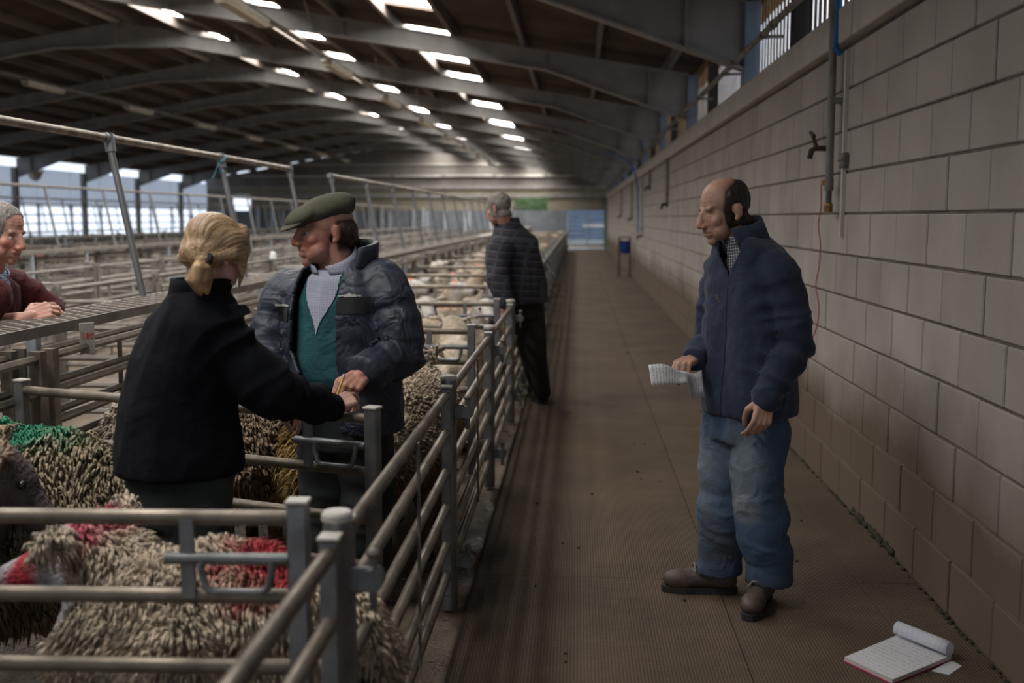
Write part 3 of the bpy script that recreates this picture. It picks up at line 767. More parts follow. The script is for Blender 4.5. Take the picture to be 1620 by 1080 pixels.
CREAM, TAN, BROWNISH, YELLOWISH = (0.62, 0.52, 0.40), (0.50, 0.40, 0.29), (0.30, 0.20, 0.13), (0.46, 0.33, 0.14)
RED, GREEN, ORANGE = (0.55, 0.03, 0.06), (0.03, 0.28, 0.16), (0.62, 0.14, 0.04)
def sheep_mesh(name, seed=0, bl=1.0, head=(0.0, 0.0), hz=0.0, voxel=0.02, fleece=CREAM, face=(0.50, 0.46, 0.42), muzzle=None, marks=(), low=None, shag=0.022, headmark=None):
    """one sheep facing +x on the ground; bl squeezes the trunk, head=(yaw,pitch), hz lifts the head"""
    g = G(); X = lambda x: x * bl
    g.ell((X(-0.28), 0, 0.50), (0.27, 0.185, 0.195)).ell((X(-0.02), 0, 0.50), (0.34 * bl, 0.205, 0.215)).ell((X(0.24), 0, 0.50), (0.25, 0.175, 0.20))
    nb = V(X(0.36), 0, 0.56)
    cy, sy = math.cos(head[0]), math.sin(head[0])
    hd = V(cy * math.cos(head[1]), sy * math.cos(head[1]), math.sin(head[1]))    # muzzle direction
    hc = nb + V(0.17 * cy, 0.17 * sy, 0.20 + hz)
    side = unit(np.cross((0, 0, 1), hd)); upv = np.cross(hd, side)
    g.cap(nb, hc - hd * 0.04, 0.135, 0.088)
    Rh = np.array([hd, side, upv]).T
    g.ell(hc, (0.105, 0.068, 0.078), Rh)
    g.cap(hc + hd * 0.03 - upv * 0.01, hc + hd * 0.185 - upv * 0.030, 0.062, 0.040)
    g.ell(hc + hd * 0.205 - upv * 0.032, (0.032, 0.036, 0.034), Rh)
    g.cap(hc + hd * 0.02 - upv * 0.05, hc + hd * 0.17 - upv * 0.055, 0.04, 0.026)
    for s in (-1, 1):
        e0 = hc - hd * 0.045 + side * s * 0.055 + upv * 0.045
        dr = unit(side * s * 1.0 + upv * 0.22 - hd * 0.25)
        Re = np.array([dr, np.cross(upv, dr), upv]).T
        g.ell(e0 + dr * 0.065, (0.078, 0.030, 0.014), Re)
    for s in (-1, 1):
        g.tube([(X(0.26), 0.085 * s, 0.42), (X(0.27), 0.09 * s, 0.26), (X(0.26), 0.09 * s, 0.14), (X(0.27), 0.09 * s, 0.03)], [0.075, 0.048, 0.033, 0.030], 10, rnd=True)
        g.tube([(X(-0.32), 0.09 * s, 0.42), (X(-0.27), 0.11 * s, 0.31), (X(-0.40), 0.10 * s, 0.20), (X(-0.375), 0.10 * s, 0.03)], [0.12, 0.08, 0.036, 0.030], 10, rnd=True)
        g.cap((X(0.285), 0.09 * s, 0.020), (X(0.305), 0.09 * s, 0.018), 0.03, 0.026)
        g.cap((X(-0.36), 0.10 * s, 0.020), (X(-0.34), 0.10 * s, 0.018), 0.03, 0.026)
    g.tube([(X(-0.28) - 0.25, 0, 0.55), (X(-0.28) - 0.29, 0, 0.45), (X(-0.28) - 0.28, 0, 0.32)], [0.05, 0.045, 0.03], 8, rnd=True)
    me = blob(g, voxel, 3, None, name, [WOOL])
    c, n = coords(me), normals(me)
    dh = (c - hc) @ hd
    head_m = sstep(-0.10, -0.03, dh) * sstep(0.26, 0.19, np.linalg.norm(c - hc - hd * 0.06, axis=1)) * (c[:, 2] > 0.3)
    leg_m = sstep(0.29, 0.20, c[:, 2])
    wool = np.clip(1 - np.maximum(head_m, leg_m), 0, 1)
    nn = fbm(c * 9 + seed * 7.3, seed, 3)
    c = c + n * (wool * (0.012 + shag * nn))[:, None]
    setco(me, c)
    col = np.array(fleece)[None] * (0.9 + 0.18 * fbm(c * 5, seed + 9, 2))[:, None]
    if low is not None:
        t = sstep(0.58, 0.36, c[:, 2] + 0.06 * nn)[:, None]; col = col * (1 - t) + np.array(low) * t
    fcol = np.array(face)[None].repeat(len(c), 0)
    t = sstep(0.15, 0.215, dh)[:, None]; fcol = fcol * (1 - t) + np.array(muzzle or (0.05, 0.04, 0.04)) * t
    col = col * (1 - head_m[:, None]) + fcol * head_m[:, None]
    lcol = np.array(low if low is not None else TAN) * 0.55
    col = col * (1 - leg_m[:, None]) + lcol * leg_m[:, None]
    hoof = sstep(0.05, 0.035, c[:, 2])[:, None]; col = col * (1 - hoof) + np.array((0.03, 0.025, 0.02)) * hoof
    for (p, r, mc) in marks:
        p = V(*p); d = np.linalg.norm((c - p) / np.asarray(r, float), axis=1)
        t = (sstep(1.15, 0.55, d + 0.30 * fbm(c * 16, seed + 21, 2)) * 0.92)[:, None]; col = col * (1 - t) + np.array(mc) * t
    if headmark is not None:
        off, r, mc = headmark
        p = hc + hd * off[0] + side * off[1] + upv * off[2]
        d = np.linalg.norm((c - p) / r, axis=1)
        t = (sstep(1.2, 0.5, d + 0.3 * fbm(c * 18, seed + 4, 2)) * 0.9)[:, None]; col = col * (1 - t) + np.array(mc) * t
    setcol(me, np.clip(col, 0, 1))
    eyes = [tuple(hc + hd * 0.035 + side * s * 0.066 + upv * 0.022) for s in (-1, 1)]
    return me, wool, eyes
EYEM = G().ell((0, 0, 0), (0.013, 0.013, 0.013), nu=10, nv=7).mesh('eye', [EYE])
def locks(me, wool, n, seed, length=(0.035, 0.065), w=0.010, drop=0.75):
    """a fleece of bent tapered locks, coloured like the coat beneath them"""
    rs = np.random.RandomState(seed)
    c, nr = coords(me), normals(me)
    cl = np.empty(len(c) * 4); me.attributes['Col'].data.foreach_get('color', cl); cl = cl.reshape(-1, 4)[:, :3]
    idx = np.where(wool > 0.6)[0]; idx = rs.choice(idx, n)
    p = c[idx] + (rs.rand(n, 3) - 0.5) * 0.016; q = nr[idx]
    L = length[0] + (length[1] - length[0]) * rs.rand(n)
    sw = np.c_[vnoise(p * 11, seed), vnoise(p * 11, seed + 1), vnoise(p * 11, seed + 2)]
    d0 = q * 0.9 + sw * 0.30; d0 /= np.linalg.norm(d0, axis=1)[:, None]
    d1 = q * 0.45 + sw * 0.45 + np.array([0, 0, -drop]); d1 /= np.linalg.norm(d1, axis=1)[:, None]
    u = np.cross(d0, [0.3, 0.2, 1.0]); u /= np.linalg.norm(u, axis=1)[:, None] + 1e-9; v = np.cross(d0, u)
    P0 = p - q * 0.008; P1 = P0 + d0 * (L * 0.55)[:, None]; P2 = P1 + d1 * (L * 0.6)[:, None]
    ww = w * (0.7 + 0.8 * rs.rand(n))[:, None]
    clump = vnoise(p * 38, seed + 7)[:, None]; L = L * (0.8 + 0.5 * np.abs(clump[:, 0]))
    V_, F_ = [], []
    rings = []
    for P, k in ((P0, 1.0), (P1, 0.85)):
        rings.append(np.stack([P + u * ww * k, P + v * ww * k, P - u * ww * k, P - v * ww * k], 1))
    A = np.concatenate([rings[0], rings[1], P2[:, None]], 1)            # n x 9 x 3
    base = (np.arange(n) * 9)[:, None]
    f4 = np.concatenate([base + np.array([j, (j + 1) % 4, 4 + (j + 1) % 4, 4 + j]) for j in range(4)], 0)
    f3 = np.concatenate([base + np.array([4 + j, 4 + (j + 1) % 4, 8]) for j in range(4)], 0)
    m2 = bpy.data.meshes.new('fleece')
    nq, nt_ = len(f4), len(f3)
    m2.vertices.add(n * 9); m2.vertices.foreach_set('co', A.reshape(-1))
    m2.loops.add(nq * 4 + nt_ * 3); m2.loops.foreach_set('vertex_index', np.concatenate([f4.ravel(), f3.ravel()]).astype(np.int32))
    m2.polygons.add(nq + nt_)
    m2.polygons.foreach_set('loop_start', np.concatenate([np.arange(nq) * 4, nq * 4 + np.arange(nt_) * 3]).astype(np.int32))
    m2.polygons.foreach_set('loop_total', np.concatenate([np.full(nq, 4), np.full(nt_, 3)]).astype(np.int32))
    m2.update(calc_edges=True)
    m2.materials.append(WOOL); m2.shade_smooth()
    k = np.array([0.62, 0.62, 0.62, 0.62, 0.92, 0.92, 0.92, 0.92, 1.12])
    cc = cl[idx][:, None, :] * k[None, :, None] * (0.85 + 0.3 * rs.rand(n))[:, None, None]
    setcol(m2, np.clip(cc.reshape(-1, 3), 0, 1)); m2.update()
    return m2
def sheep(label, mesh3, loc, rz, scale=1.0, fleece_n=0, seed=0, group='sheep in the walkway pens', w=0.010, length=(0.035, 0.065), drop=0.75):
    me, wool, eyes = mesh3
    o = obj('sheep', me, None, (loc[0], loc[1], 0.0), rz); o.scale = (scale,) * 3
    tag(o, label, 'sheep', group)
    for e in eyes: obj('eye', EYEM, o, e)
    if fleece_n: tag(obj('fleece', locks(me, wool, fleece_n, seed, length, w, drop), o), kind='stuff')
    return o
PI = math.pi
GREYF = (0.34, 0.33, 0.36)
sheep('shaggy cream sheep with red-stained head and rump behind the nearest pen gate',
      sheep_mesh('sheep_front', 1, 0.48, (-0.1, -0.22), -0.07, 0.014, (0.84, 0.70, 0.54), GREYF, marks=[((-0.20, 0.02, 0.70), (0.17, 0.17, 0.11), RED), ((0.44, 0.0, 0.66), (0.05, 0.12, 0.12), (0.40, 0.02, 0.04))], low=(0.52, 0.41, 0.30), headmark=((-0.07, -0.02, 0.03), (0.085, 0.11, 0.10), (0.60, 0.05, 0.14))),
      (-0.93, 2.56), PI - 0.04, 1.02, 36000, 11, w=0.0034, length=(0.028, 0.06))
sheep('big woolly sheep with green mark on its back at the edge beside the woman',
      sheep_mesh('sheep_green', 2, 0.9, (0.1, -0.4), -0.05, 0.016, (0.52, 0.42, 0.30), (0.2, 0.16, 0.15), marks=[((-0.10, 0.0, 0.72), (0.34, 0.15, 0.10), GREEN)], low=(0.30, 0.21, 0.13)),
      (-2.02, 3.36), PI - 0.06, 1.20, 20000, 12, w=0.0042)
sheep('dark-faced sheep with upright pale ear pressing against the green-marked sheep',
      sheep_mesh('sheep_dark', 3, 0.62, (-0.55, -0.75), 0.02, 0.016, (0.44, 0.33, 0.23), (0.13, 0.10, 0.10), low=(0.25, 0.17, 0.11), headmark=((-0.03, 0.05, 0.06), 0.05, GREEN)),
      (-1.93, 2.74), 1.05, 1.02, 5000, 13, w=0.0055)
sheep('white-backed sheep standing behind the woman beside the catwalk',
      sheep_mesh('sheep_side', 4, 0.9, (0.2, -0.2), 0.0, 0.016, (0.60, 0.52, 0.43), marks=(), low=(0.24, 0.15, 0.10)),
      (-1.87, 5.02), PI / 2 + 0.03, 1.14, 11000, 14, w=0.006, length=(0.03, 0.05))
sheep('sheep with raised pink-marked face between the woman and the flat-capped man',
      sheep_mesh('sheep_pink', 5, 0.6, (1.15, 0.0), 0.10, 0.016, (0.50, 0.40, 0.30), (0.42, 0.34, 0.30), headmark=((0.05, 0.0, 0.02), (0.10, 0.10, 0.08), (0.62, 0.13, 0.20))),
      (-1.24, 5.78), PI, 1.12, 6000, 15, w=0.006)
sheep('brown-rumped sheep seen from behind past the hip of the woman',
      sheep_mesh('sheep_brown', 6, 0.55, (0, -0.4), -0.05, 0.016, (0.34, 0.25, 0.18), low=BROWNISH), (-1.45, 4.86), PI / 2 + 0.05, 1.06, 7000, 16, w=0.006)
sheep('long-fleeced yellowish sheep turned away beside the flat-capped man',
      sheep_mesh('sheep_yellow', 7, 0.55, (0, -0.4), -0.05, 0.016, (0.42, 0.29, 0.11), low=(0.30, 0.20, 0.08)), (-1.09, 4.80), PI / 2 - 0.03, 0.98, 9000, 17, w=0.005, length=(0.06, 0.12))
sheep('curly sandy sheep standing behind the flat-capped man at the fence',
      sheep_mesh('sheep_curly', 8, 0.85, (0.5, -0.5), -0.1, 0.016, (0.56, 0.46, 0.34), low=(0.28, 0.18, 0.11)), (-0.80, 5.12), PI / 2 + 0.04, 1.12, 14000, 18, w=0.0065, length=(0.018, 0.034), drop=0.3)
# shared variants for the pens further back
VAR = [sheep_mesh('sheep_a', 21, 0.92, (0.3, -0.2), 0.0, 0.022, (0.64, 0.55, 0.43), (0.66, 0.62, 0.58)),
       sheep_mesh('sheep_b', 22, 0.85, (-0.6, 0.0), 0.06, 0.022, (0.60, 0.50, 0.38), (0.62, 0.57, 0.52), marks=[((0.0, 0, 0.72), (0.22, 0.14, 0.1), (0.62, 0.16, 0.14))]),
       sheep_mesh('sheep_c', 23, 0.9, (0.0, -0.5), -0.08, 0.022, (0.66, 0.58, 0.47), (0.30, 0.26, 0.24)),
       sheep_mesh('sheep_d', 24, 0.85, (0.9, 0.05), 0.05, 0.022, (0.58, 0.47, 0.35), (0.68, 0.64, 0.60), headmark=((-0.06, 0, 0.05), 0.06, ORANGE))]
rs = np.random.RandomState(44)
KIND = ['plain cream', 'red-backed', 'dark-faced pale', 'orange-polled tan']
SPECIAL = {(2, 0): (2, 'cream sheep pressed against the gate behind the flat-capped man'), (3, 1): (0, 'white-faced sheep looking out toward the camera below the plaid jacket'),
           (4, 0): (1, 'cream sheep with a red raddle patch, left of the plaid sleeve'), (3, 0): (3, 'pale sheep with ears pricked past the shoulder of the flat-capped man')}
for k in range(2, 25):
    y = Y0 + DY * k
    for i in range(4):
        vi, lb = SPECIAL.get((k, i), (int(rs.randint(4)), None))
        sc = rs.uniform(0.98, 1.06)
        if i == 0: p, rz = (-1.28 + rs.uniform(-0.05, 0.05), y + 0.38), rs.choice([0.0, PI]) if k != 4 else 0.0
        else:
            up = rs.rand() < 0.5 and not (k == 3 and i == 1)
            p, rz = (-0.84 - 0.50 * (i - 1) + rs.uniform(-0.02, 0.02), y + (1.24 if up else 1.42)), (PI / 2 if up else -PI / 2) + rs.uniform(-0.08, 0.08)
        lb = lb or KIND[vi] + (' sheep across the front of the ' if i == 0 else ' sheep ranked inside the ') + nth(k, 'distant') + ' walkway pen'
        sheep(lb, VAR[vi], p, rz, sc, group='sheep crowded in the far walkway pens')
for k, sides in ((2, (-1, 1)), (3, (1,))):
    for side in sides:
        for j in range(10, 22):
            for c_ in (0.50, 1.20):
                y = Y0 + DY * j + 0.95
                if rs.rand() < 0.35 or not seen(ROWX[k] + side * c_, y): continue
                sheep('small distant sheep in the rows of pens across the shed', VAR[rs.randint(4)], (ROWX[k] + side * c_, y), rs.choice([PI / 2, -PI / 2]), 1.05, group='sheep in the rows across the shed')
# ================================================================ people: builders
def loft(g, rings, n=26, m=0):
    """closed lofted shape; rings = (centre, u, v) with u, v the half axes as vectors"""
    ang = np.arange(n) * 2 * math.pi / n; v = []
    for c, u, w in rings:
        c, u, w = V(*c), V(*u), V(*w)
        ca, sa = np.cos(ang)[:, None], np.sin(ang)[:, None]
        sq = 1.0 / (np.abs(np.cos(ang)) ** 2.5 + np.abs(np.sin(ang)) ** 2.5) ** (1 / 2.5)     # slightly boxy section
        v.append(c + (ca * u + sa * w) * sq[:, None])
    k = len(rings)
    f = [(i * n + j, i * n + (j + 1) % n, (i + 1) * n + (j + 1) % n, (i + 1) * n + j) for i in range(k - 1) for j in range(n)]
    f += [tuple(range(n))[::-1], tuple((k - 1) * n + j for j in range(n))]
    return g.add(np.vstack(v), f, m)
class Frame:
    """local axes: x = the figure's own right, y = forward, z = up"""
    def __init__(s, o, fwd, up=(0, 0, 1), scale=1.0):
        s.o = V(*o); s.y = unit(fwd); s.x = unit(np.cross(s.y, up)); s.z = np.cross(s.x, s.y); s.s = scale
        s.R = np.array([s.x, s.y, s.z]).T
    def __call__(s, x, y, z): return s.o + s.R @ (V(x, y, z) * s.s)
    def inv(s, c): return (c - s.o) @ s.R / s.s
def head_prims(g, F, jowl=0.0, ears=True):
    k = F.s
    def E(c, r, R=None): g.ell(F(*c), V(*r) * k, F.R if R is None else F.R @ R)
    def C(a, b, ra, rb): g.cap(F(*a), F(*b), ra * k, rb * k)
    E((0, -0.018, 0.035), (0.076, 0.096, 0.088)); E((0, 0.030, -0.02), (0.063, 0.062, 0.088))
    E((0, 0.035, -0.072), (0.053 + jowl, 0.052, 0.038)); E((0, 0.074, -0.098), (0.024, 0.018, 0.020))
    E((0, 0.062, -0.060), (0.037, 0.034, 0.034)); C((0, 0.088, 0.012), (0, 0.110, -0.026), 0.0105, 0.0140); g.ell(F(0, 0.108, -0.030), V(0.013, 0.013, 0.012) * k, F.R)
    for s in (-1, 1):
        E((0.013 * s, 0.100, -0.034), (0.011, 0.012, 0.009)); E((0.042 * s, 0.056, -0.022), (0.024, 0.022, 0.024))
        E((0.040 * s, 0.040, -0.062), (0.024 + jowl, 0.034, 0.034))
        if ears:
            a = 0.45 * s; R = np.array([[math.cos(a), -math.sin(a), 0], [math.sin(a), math.cos(a), 0], [0, 0, 1]])
            E((0.080 * s, -0.022, -0.008), (0.0075, 0.018, 0.030), R); E((0.077 * s, -0.012, -0.034), (0.008, 0.010, 0.011))
            E((0.085 * s, -0.028, 0.004), (0.005, 0.014, 0.019), R)
    C((-0.038, 0.069, 0.024), (0.038, 0.069, 0.024), 0.011, 0.011); E((0, 0.074, 0.022), (0.022, 0.012, 0.014))
    C((-0.018, 0.087, -0.055), (0.018, 0.087, -0.055), 0.009, 0.009); C((-0.015, 0.087, -0.071), (0.015, 0.087, -0.071), 0.009, 0.009); E((0, 0.088, -0.05), (0.016, 0.010, 0.012))
def sculpt_head(me, F, squint=0.0):
    c, n = coords(me), normals(me); q = F.inv(c); d = np.zeros(len(c))
    front = q[:, 1] > 0.03
    for s in (-1, 1):
        r2 = ((q[:, 0] - 0.031 * s) / 0.019) ** 2 + ((q[:, 2] - 0.004) / 0.012) ** 2
        d -= 0.0085 * np.exp(-r2) * front
        r2 = ((q[:, 0] - 0.031 * s) / 0.015) ** 2 + ((q[:, 2] + 0.001) / 0.009) ** 2
        d += 0.0055 * np.exp(-r2) * front                                  # lids over the eyeball
        d -= 0.0014 * np.exp(-((np.abs(q[:, 0]) - 0.030 - 0.35 * (-0.035 - q[:, 2])) / 0.004) ** 2) * sstep(-0.075, -0.055, q[:, 2]) * sstep(-0.03, -0.045, q[:, 2]) * front
    d -= 0.0022 * np.exp(-((q[:, 2] + 0.0635) / 0.0028) ** 2) * (np.abs(q[:, 0]) < 0.024) * front
    for i in range(3):
        d -= 0.0012 * np.exp(-((q[:, 2] - 0.052 - 0.013 * i - 0.1 * q[:, 0] ** 2) / 0.0022) ** 2) * (np.abs(q[:, 0]) < 0.045) * front
    inside = (np.linalg.norm(q, axis=1) < 0.16)
    setco(me, c + n * (d * inside * F.s)[:, None])
def skin_colours(me, F, tone, ruddy=0.5, brow=(0.12, 0.08, 0.06), stubble=0.25, hair_mask=None, hair_col=None):
    c = coords(me); q = F.inv(c); col = np.array(tone)[None].repeat(len(c), 0)
    col = col * (0.93 + 0.12 * fbm(c * 40, 3, 2))[:, None]
    def mix(t, k):
        nonlocal col
        t = np.clip(t, 0, 1)[:, None]; col = col * (1 - t) + np.array(k) * t
    front = (q[:, 1] > 0.02) & (np.linalg.norm(q, axis=1) < 0.17)
    redc = np.array(tone) * np.array([1.0, 0.60, 0.55])
    for s in (-1, 1):
        mix(ruddy * np.exp(-(((q[:, 0] - 0.045 * s) / 0.022) ** 2 + ((q[:, 2] + 0.03) / 0.025) ** 2)) * front, redc)
        mix(0.85 * np.exp(-(((q[:, 0] - 0.034 * s) / 0.020) ** 4 + ((q[:, 2] - 0.026) / 0.0075) ** 2)) * front, brow)
        mix(0.55 * np.exp(-(((q[:, 0] - 0.031 * s) / 0.016) ** 4 + ((q[:, 2] + 0.001) / 0.0035) ** 2)) * front, (0.06, 0.04, 0.035))
        mix(0.5 * ruddy * np.exp(-(((q[:, 0] - 0.085 * s) / 0.015) ** 2 + ((q[:, 2] + 0.005) / 0.03) ** 2 + ((q[:, 1] + 0.02) / 0.03) ** 2)), redc)
    mix(ruddy * np.exp(-((q[:, 0] / 0.016) ** 2 + ((q[:, 2] + 0.03) / 0.018) ** 2)) * (q[:, 1] > 0.09) * front, redc)
    mix(0.4 * np.exp(-((q[:, 0] / 0.022) ** 4 + ((q[:, 2] + 0.0635) / 0.009) ** 2)) * front, np.array(tone) * np.array([0.85, 0.55, 0.55]))
    mix(stubble * sstep(-0.045, -0.07, q[:, 2]) * front, np.array(tone) * 0.6)
    mix(0.45 * np.exp(-((q[:, 2] + 0.0635) / 0.0018) ** 2) * (np.abs(q[:, 0]) < 0.021) * front, (0.20, 0.09, 0.08))
    if hair_mask is not None:
        mix(hair_mask(q), hair_col)
    setcol(me, np.clip(col, 0, 1))
SKIN = mat('skin', (1.0, 1.0, 1.0), (0.93, 0.90, 0.88), 60, 0.52, bump=0.08, bscale=220, attr='Col', spec=0.4)
EYEWHITE = mat('eyeball', (0.62, 0.58, 0.54), (0.5, 0.46, 0.43), 20, 0.2)
def hand_prims(g, wrist, direction, back, thumb=1, curls=((25, 30, 20),) * 4, spread=0.0, k=1.0, thumb_ang=0.0, tcurl=0.35):
    """palm and five fingers; direction = wrist to knuckles, back = out of the back of the hand, thumb=+1/-1 side"""
    x = unit(direction); z = unit(V(*back) - x * (V(*back) @ x)); y = np.cross(z, x) * thumb
    P = lambda a, b, c: V(*wrist) + (x * a + y * b + z * c) * k
    bases = [(0.093, 0.030), (0.098, 0.010), (0.094, -0.011), (0.084, -0.030)]
    ln = [(0.044, 0.026, 0.021), (0.049, 0.030, 0.022), (0.045, 0.028, 0.021), (0.035, 0.021, 0.018)]
    rr = [0.0098, 0.0100, 0.0095, 0.0083]
    g.ell(P(0.05, 0.0, -0.003), V(0.055, 0.040, 0.0165) * k, np.array([x, y, z]).T)
    g.cap(P(-0.03, 0, 0), P(0.02, 0, 0), 0.027 * k, 0.026 * k)
    for i in range(4):
        bx, by = bases[i]
        g.cap(P(0.02, by * 0.75, 0), P(bx, by, 0.002), 0.0155 * k, 0.0118 * k)
        p = P(bx, by, 0.0); a = 0.0; fan = (1.5 - i) * spread
        for j in range(3):
            a += math.radians(curls[i][j])
            d = unit(x * math.cos(a) - z * math.sin(a) + y * fan * math.cos(a))
            q = p + d * ln[i][j] * k
            g.cap(p, q, rr[i] * k * (1 - 0.08 * j), rr[i] * k * (0.92 - 0.10 * j)); p = q
    t0, t1 = P(0.018, 0.024, -0.010), P(0.052, 0.046 + 0.012 * math.cos(thumb_ang), -0.016 - 0.02 * math.sin(thumb_ang))
    t2 = t1 + (x * 0.027 + y * (0.008 - 0.02 * tcurl) - z * (0.012 + 0.02 * tcurl)) * k
    t3 = t2 + (x * 0.022 - y * 0.018 * tcurl - z * (0.006 + 0.018 * tcurl)) * k
    g.cap(t0, t1, 0.018 * k, 0.0135 * k); g.cap(t1, t2, 0.0125 * k, 0.0110 * k); g.cap(t2, t3, 0.0112 * k, 0.0088 * k)
def limb(g, pts, rad, n=16):
    g.tube(pts, rad, n, rnd=True)
def folds(me, segs, amp=0.006, freq=16, seed=0, vert=0.004, vf=9.0):
    c, n = coords(me), normals(me); d = np.zeros(len(c))
    for a, b, am in segs:
        a, b = V(*a), V(*b); ab = b - a; L = np.linalg.norm(ab); e = ab / L
        t = np.clip((c - a) @ e / L, -0.15, 1.15); r = np.linalg.norm(c - a - e * (t * L)[:, None], axis=1)
        w = np.exp(-(r / 0.13) ** 6)
        p = np.c_[t * L * freq + 0.6 * vnoise(c * 7, seed), (c - a) @ unit(np.cross(e, (0.3, 0.5, 1.0))) * 5, np.full(len(c), seed * 1.7)]
        d += am * amp * w * (1 - 2 * np.abs(vnoise(p, seed + 2)))
    if vert:
        p = c * np.array([vf, vf, vf * 0.28]); d += vert * (1 - 2 * np.abs(vnoise(p, seed + 5))) + 0.4 * vert * vnoise(c * 20, seed + 6)
    setco(me, c + n * d[:, None])
def part(name, me, parent): return obj(name, me, parent)
def shift(me, root):
    """meshes are modelled in place; move them under their thing's own origin"""
    setco(me, coords(me) - V(*root.location)); return me
def person(label, foot):
    return thing('person', label, 'person', (float(foot[0]), float(foot[1]), 0.0))
def patch(me, mask_fn, off, name, mats):
    c, n = coords(me), normals(me); mk = mask_fn(c)
    if mk.sum() < 10: return None
    m2, used = keep_faces(me, mk, name, mats); setco(m2, c[used] + n[used] * off); return m2
def hair_from(me, F, mask_fn, thick, name, mats, seed=0, rough=0.004, freq=(60, 60, 18)):
    c, n = coords(me), normals(me); q = F.inv(c); mk = mask_fn(q); mk = np.clip(mk + (mk > 0.01) * 0.15 * fbm(q * 55, seed + 3, 2), 0, 1)
    m2, used = keep_faces(me, mk > 0.30, name, mats)
    h = np.clip((mk[used] - 0.25) / 0.6, 0, 1); cc = c[used] + n[used] * (0.0006 + thick * h + rough * h * fbm(q[used] * np.array(freq), seed, 2))[:, None]
    setco(m2, cc); return m2
HAIRBUMP = dict(bump=0.6, bscale=120, stretch=(1, 1, 0.25))
def boot(root, heel, toe, mat_u, mat_s, mat_l, k=1.0, name='boot'):
    heel, toe = V(*heel), V(*toe); d = unit(toe - heel); s = np.cross(d, (0, 0, 1)); L = 0.29 * k
    P = lambda a, b, c: heel + d * (a * L) + s * b * k + V(0, 0, c * k)
    g = G()
    g.ell(P(0.14, 0, 0.06), V(0.045, 0.036, 0.055) * k, np.array([d, s, (0, 0, 1)]).T); g.ell(P(0.76, 0, 0.05), V(0.075, 0.047, 0.042) * k, np.array([d, s, (0, 0, 1)]).T)
    g.tube([P(0.12, 0, 0.055), P(0.45, 0, 0.062), P(0.78, 0, 0.05)], [0.042 * k, 0.042 * k, 0.040 * k], 14, rnd=True)
    g.tube([P(0.20, 0, 0.17), P(0.25, 0, 0.10), P(0.52, 0, 0.07)], [0.047 * k, 0.047 * k, 0.036 * k], 14, rnd=True)
    me = blob(g, 0.006, 3, None, 'upper', [mat_u]); c = coords(me); c[:, 2] = np.maximum(c[:, 2], 0.012); setco(me, c)
    b = thing_part(name, root)
    part('upper', shift(me, root), b)
    pts = []
    for t in np.linspace(0, 2 * math.pi, 26, endpoint=False):
        a = 0.5 + 0.53 * math.cos(t); w = 0.046 * abs(math.sin(t)) ** 0.7 * (1.08 if a > 0.6 else 0.86) * (1 if math.sin(t) > 0 else -1)
        p = P(a, w, 0); pts.append((p[0], p[1]))
    me = G().prism(pts, 0.0, 0.026 * k, axis=2).mesh('sole', [mat_s], smooth=False); part('sole', shift(me, root), b)
    for i in range(4):
        a = 0.34 + 0.075 * i; z = 0.153 - 0.0115 * i
        me = G().tube([P(a, -0.034, z - 0.026), P(a + 0.005, -0.02, z - 0.006), P(a + 0.01, 0, z), P(a + 0.015, 0.02, z - 0.006), P(a + 0.02, 0.034, z - 0.026)], 0.0045 * k, 6).mesh('lace', [mat_l]); part('lace', shift(me, root), b)
def thing_part(name, root):
    return obj(name, None, root)
def body_mesh(g, F, tone, voxel=0.0043, **kw):
    me = blob(g, voxel, 4, None, 'body', [SKIN]); sculpt_head(me, F); skin_colours(me, F, tone, **kw); return me
def eyes(root, F, r=0.0110, y=0.0665, z=-0.001, look=-0.002):
    for s in (-1, 1):
        me = G().ell(F(0.031 * s, y, z), (r * F.s,) * 3, nu=14, nv=10).mesh('eye', [EYEWHITE]); e = part('eye', shift(me, root), root)
        me = G().ell(F(0.031 * s, y + r * 0.66, z + look), (r * 0.50 * F.s,) * 3, nu=10, nv=8).mesh('iris', [EYE]); part('iris', shift(me, root), e)
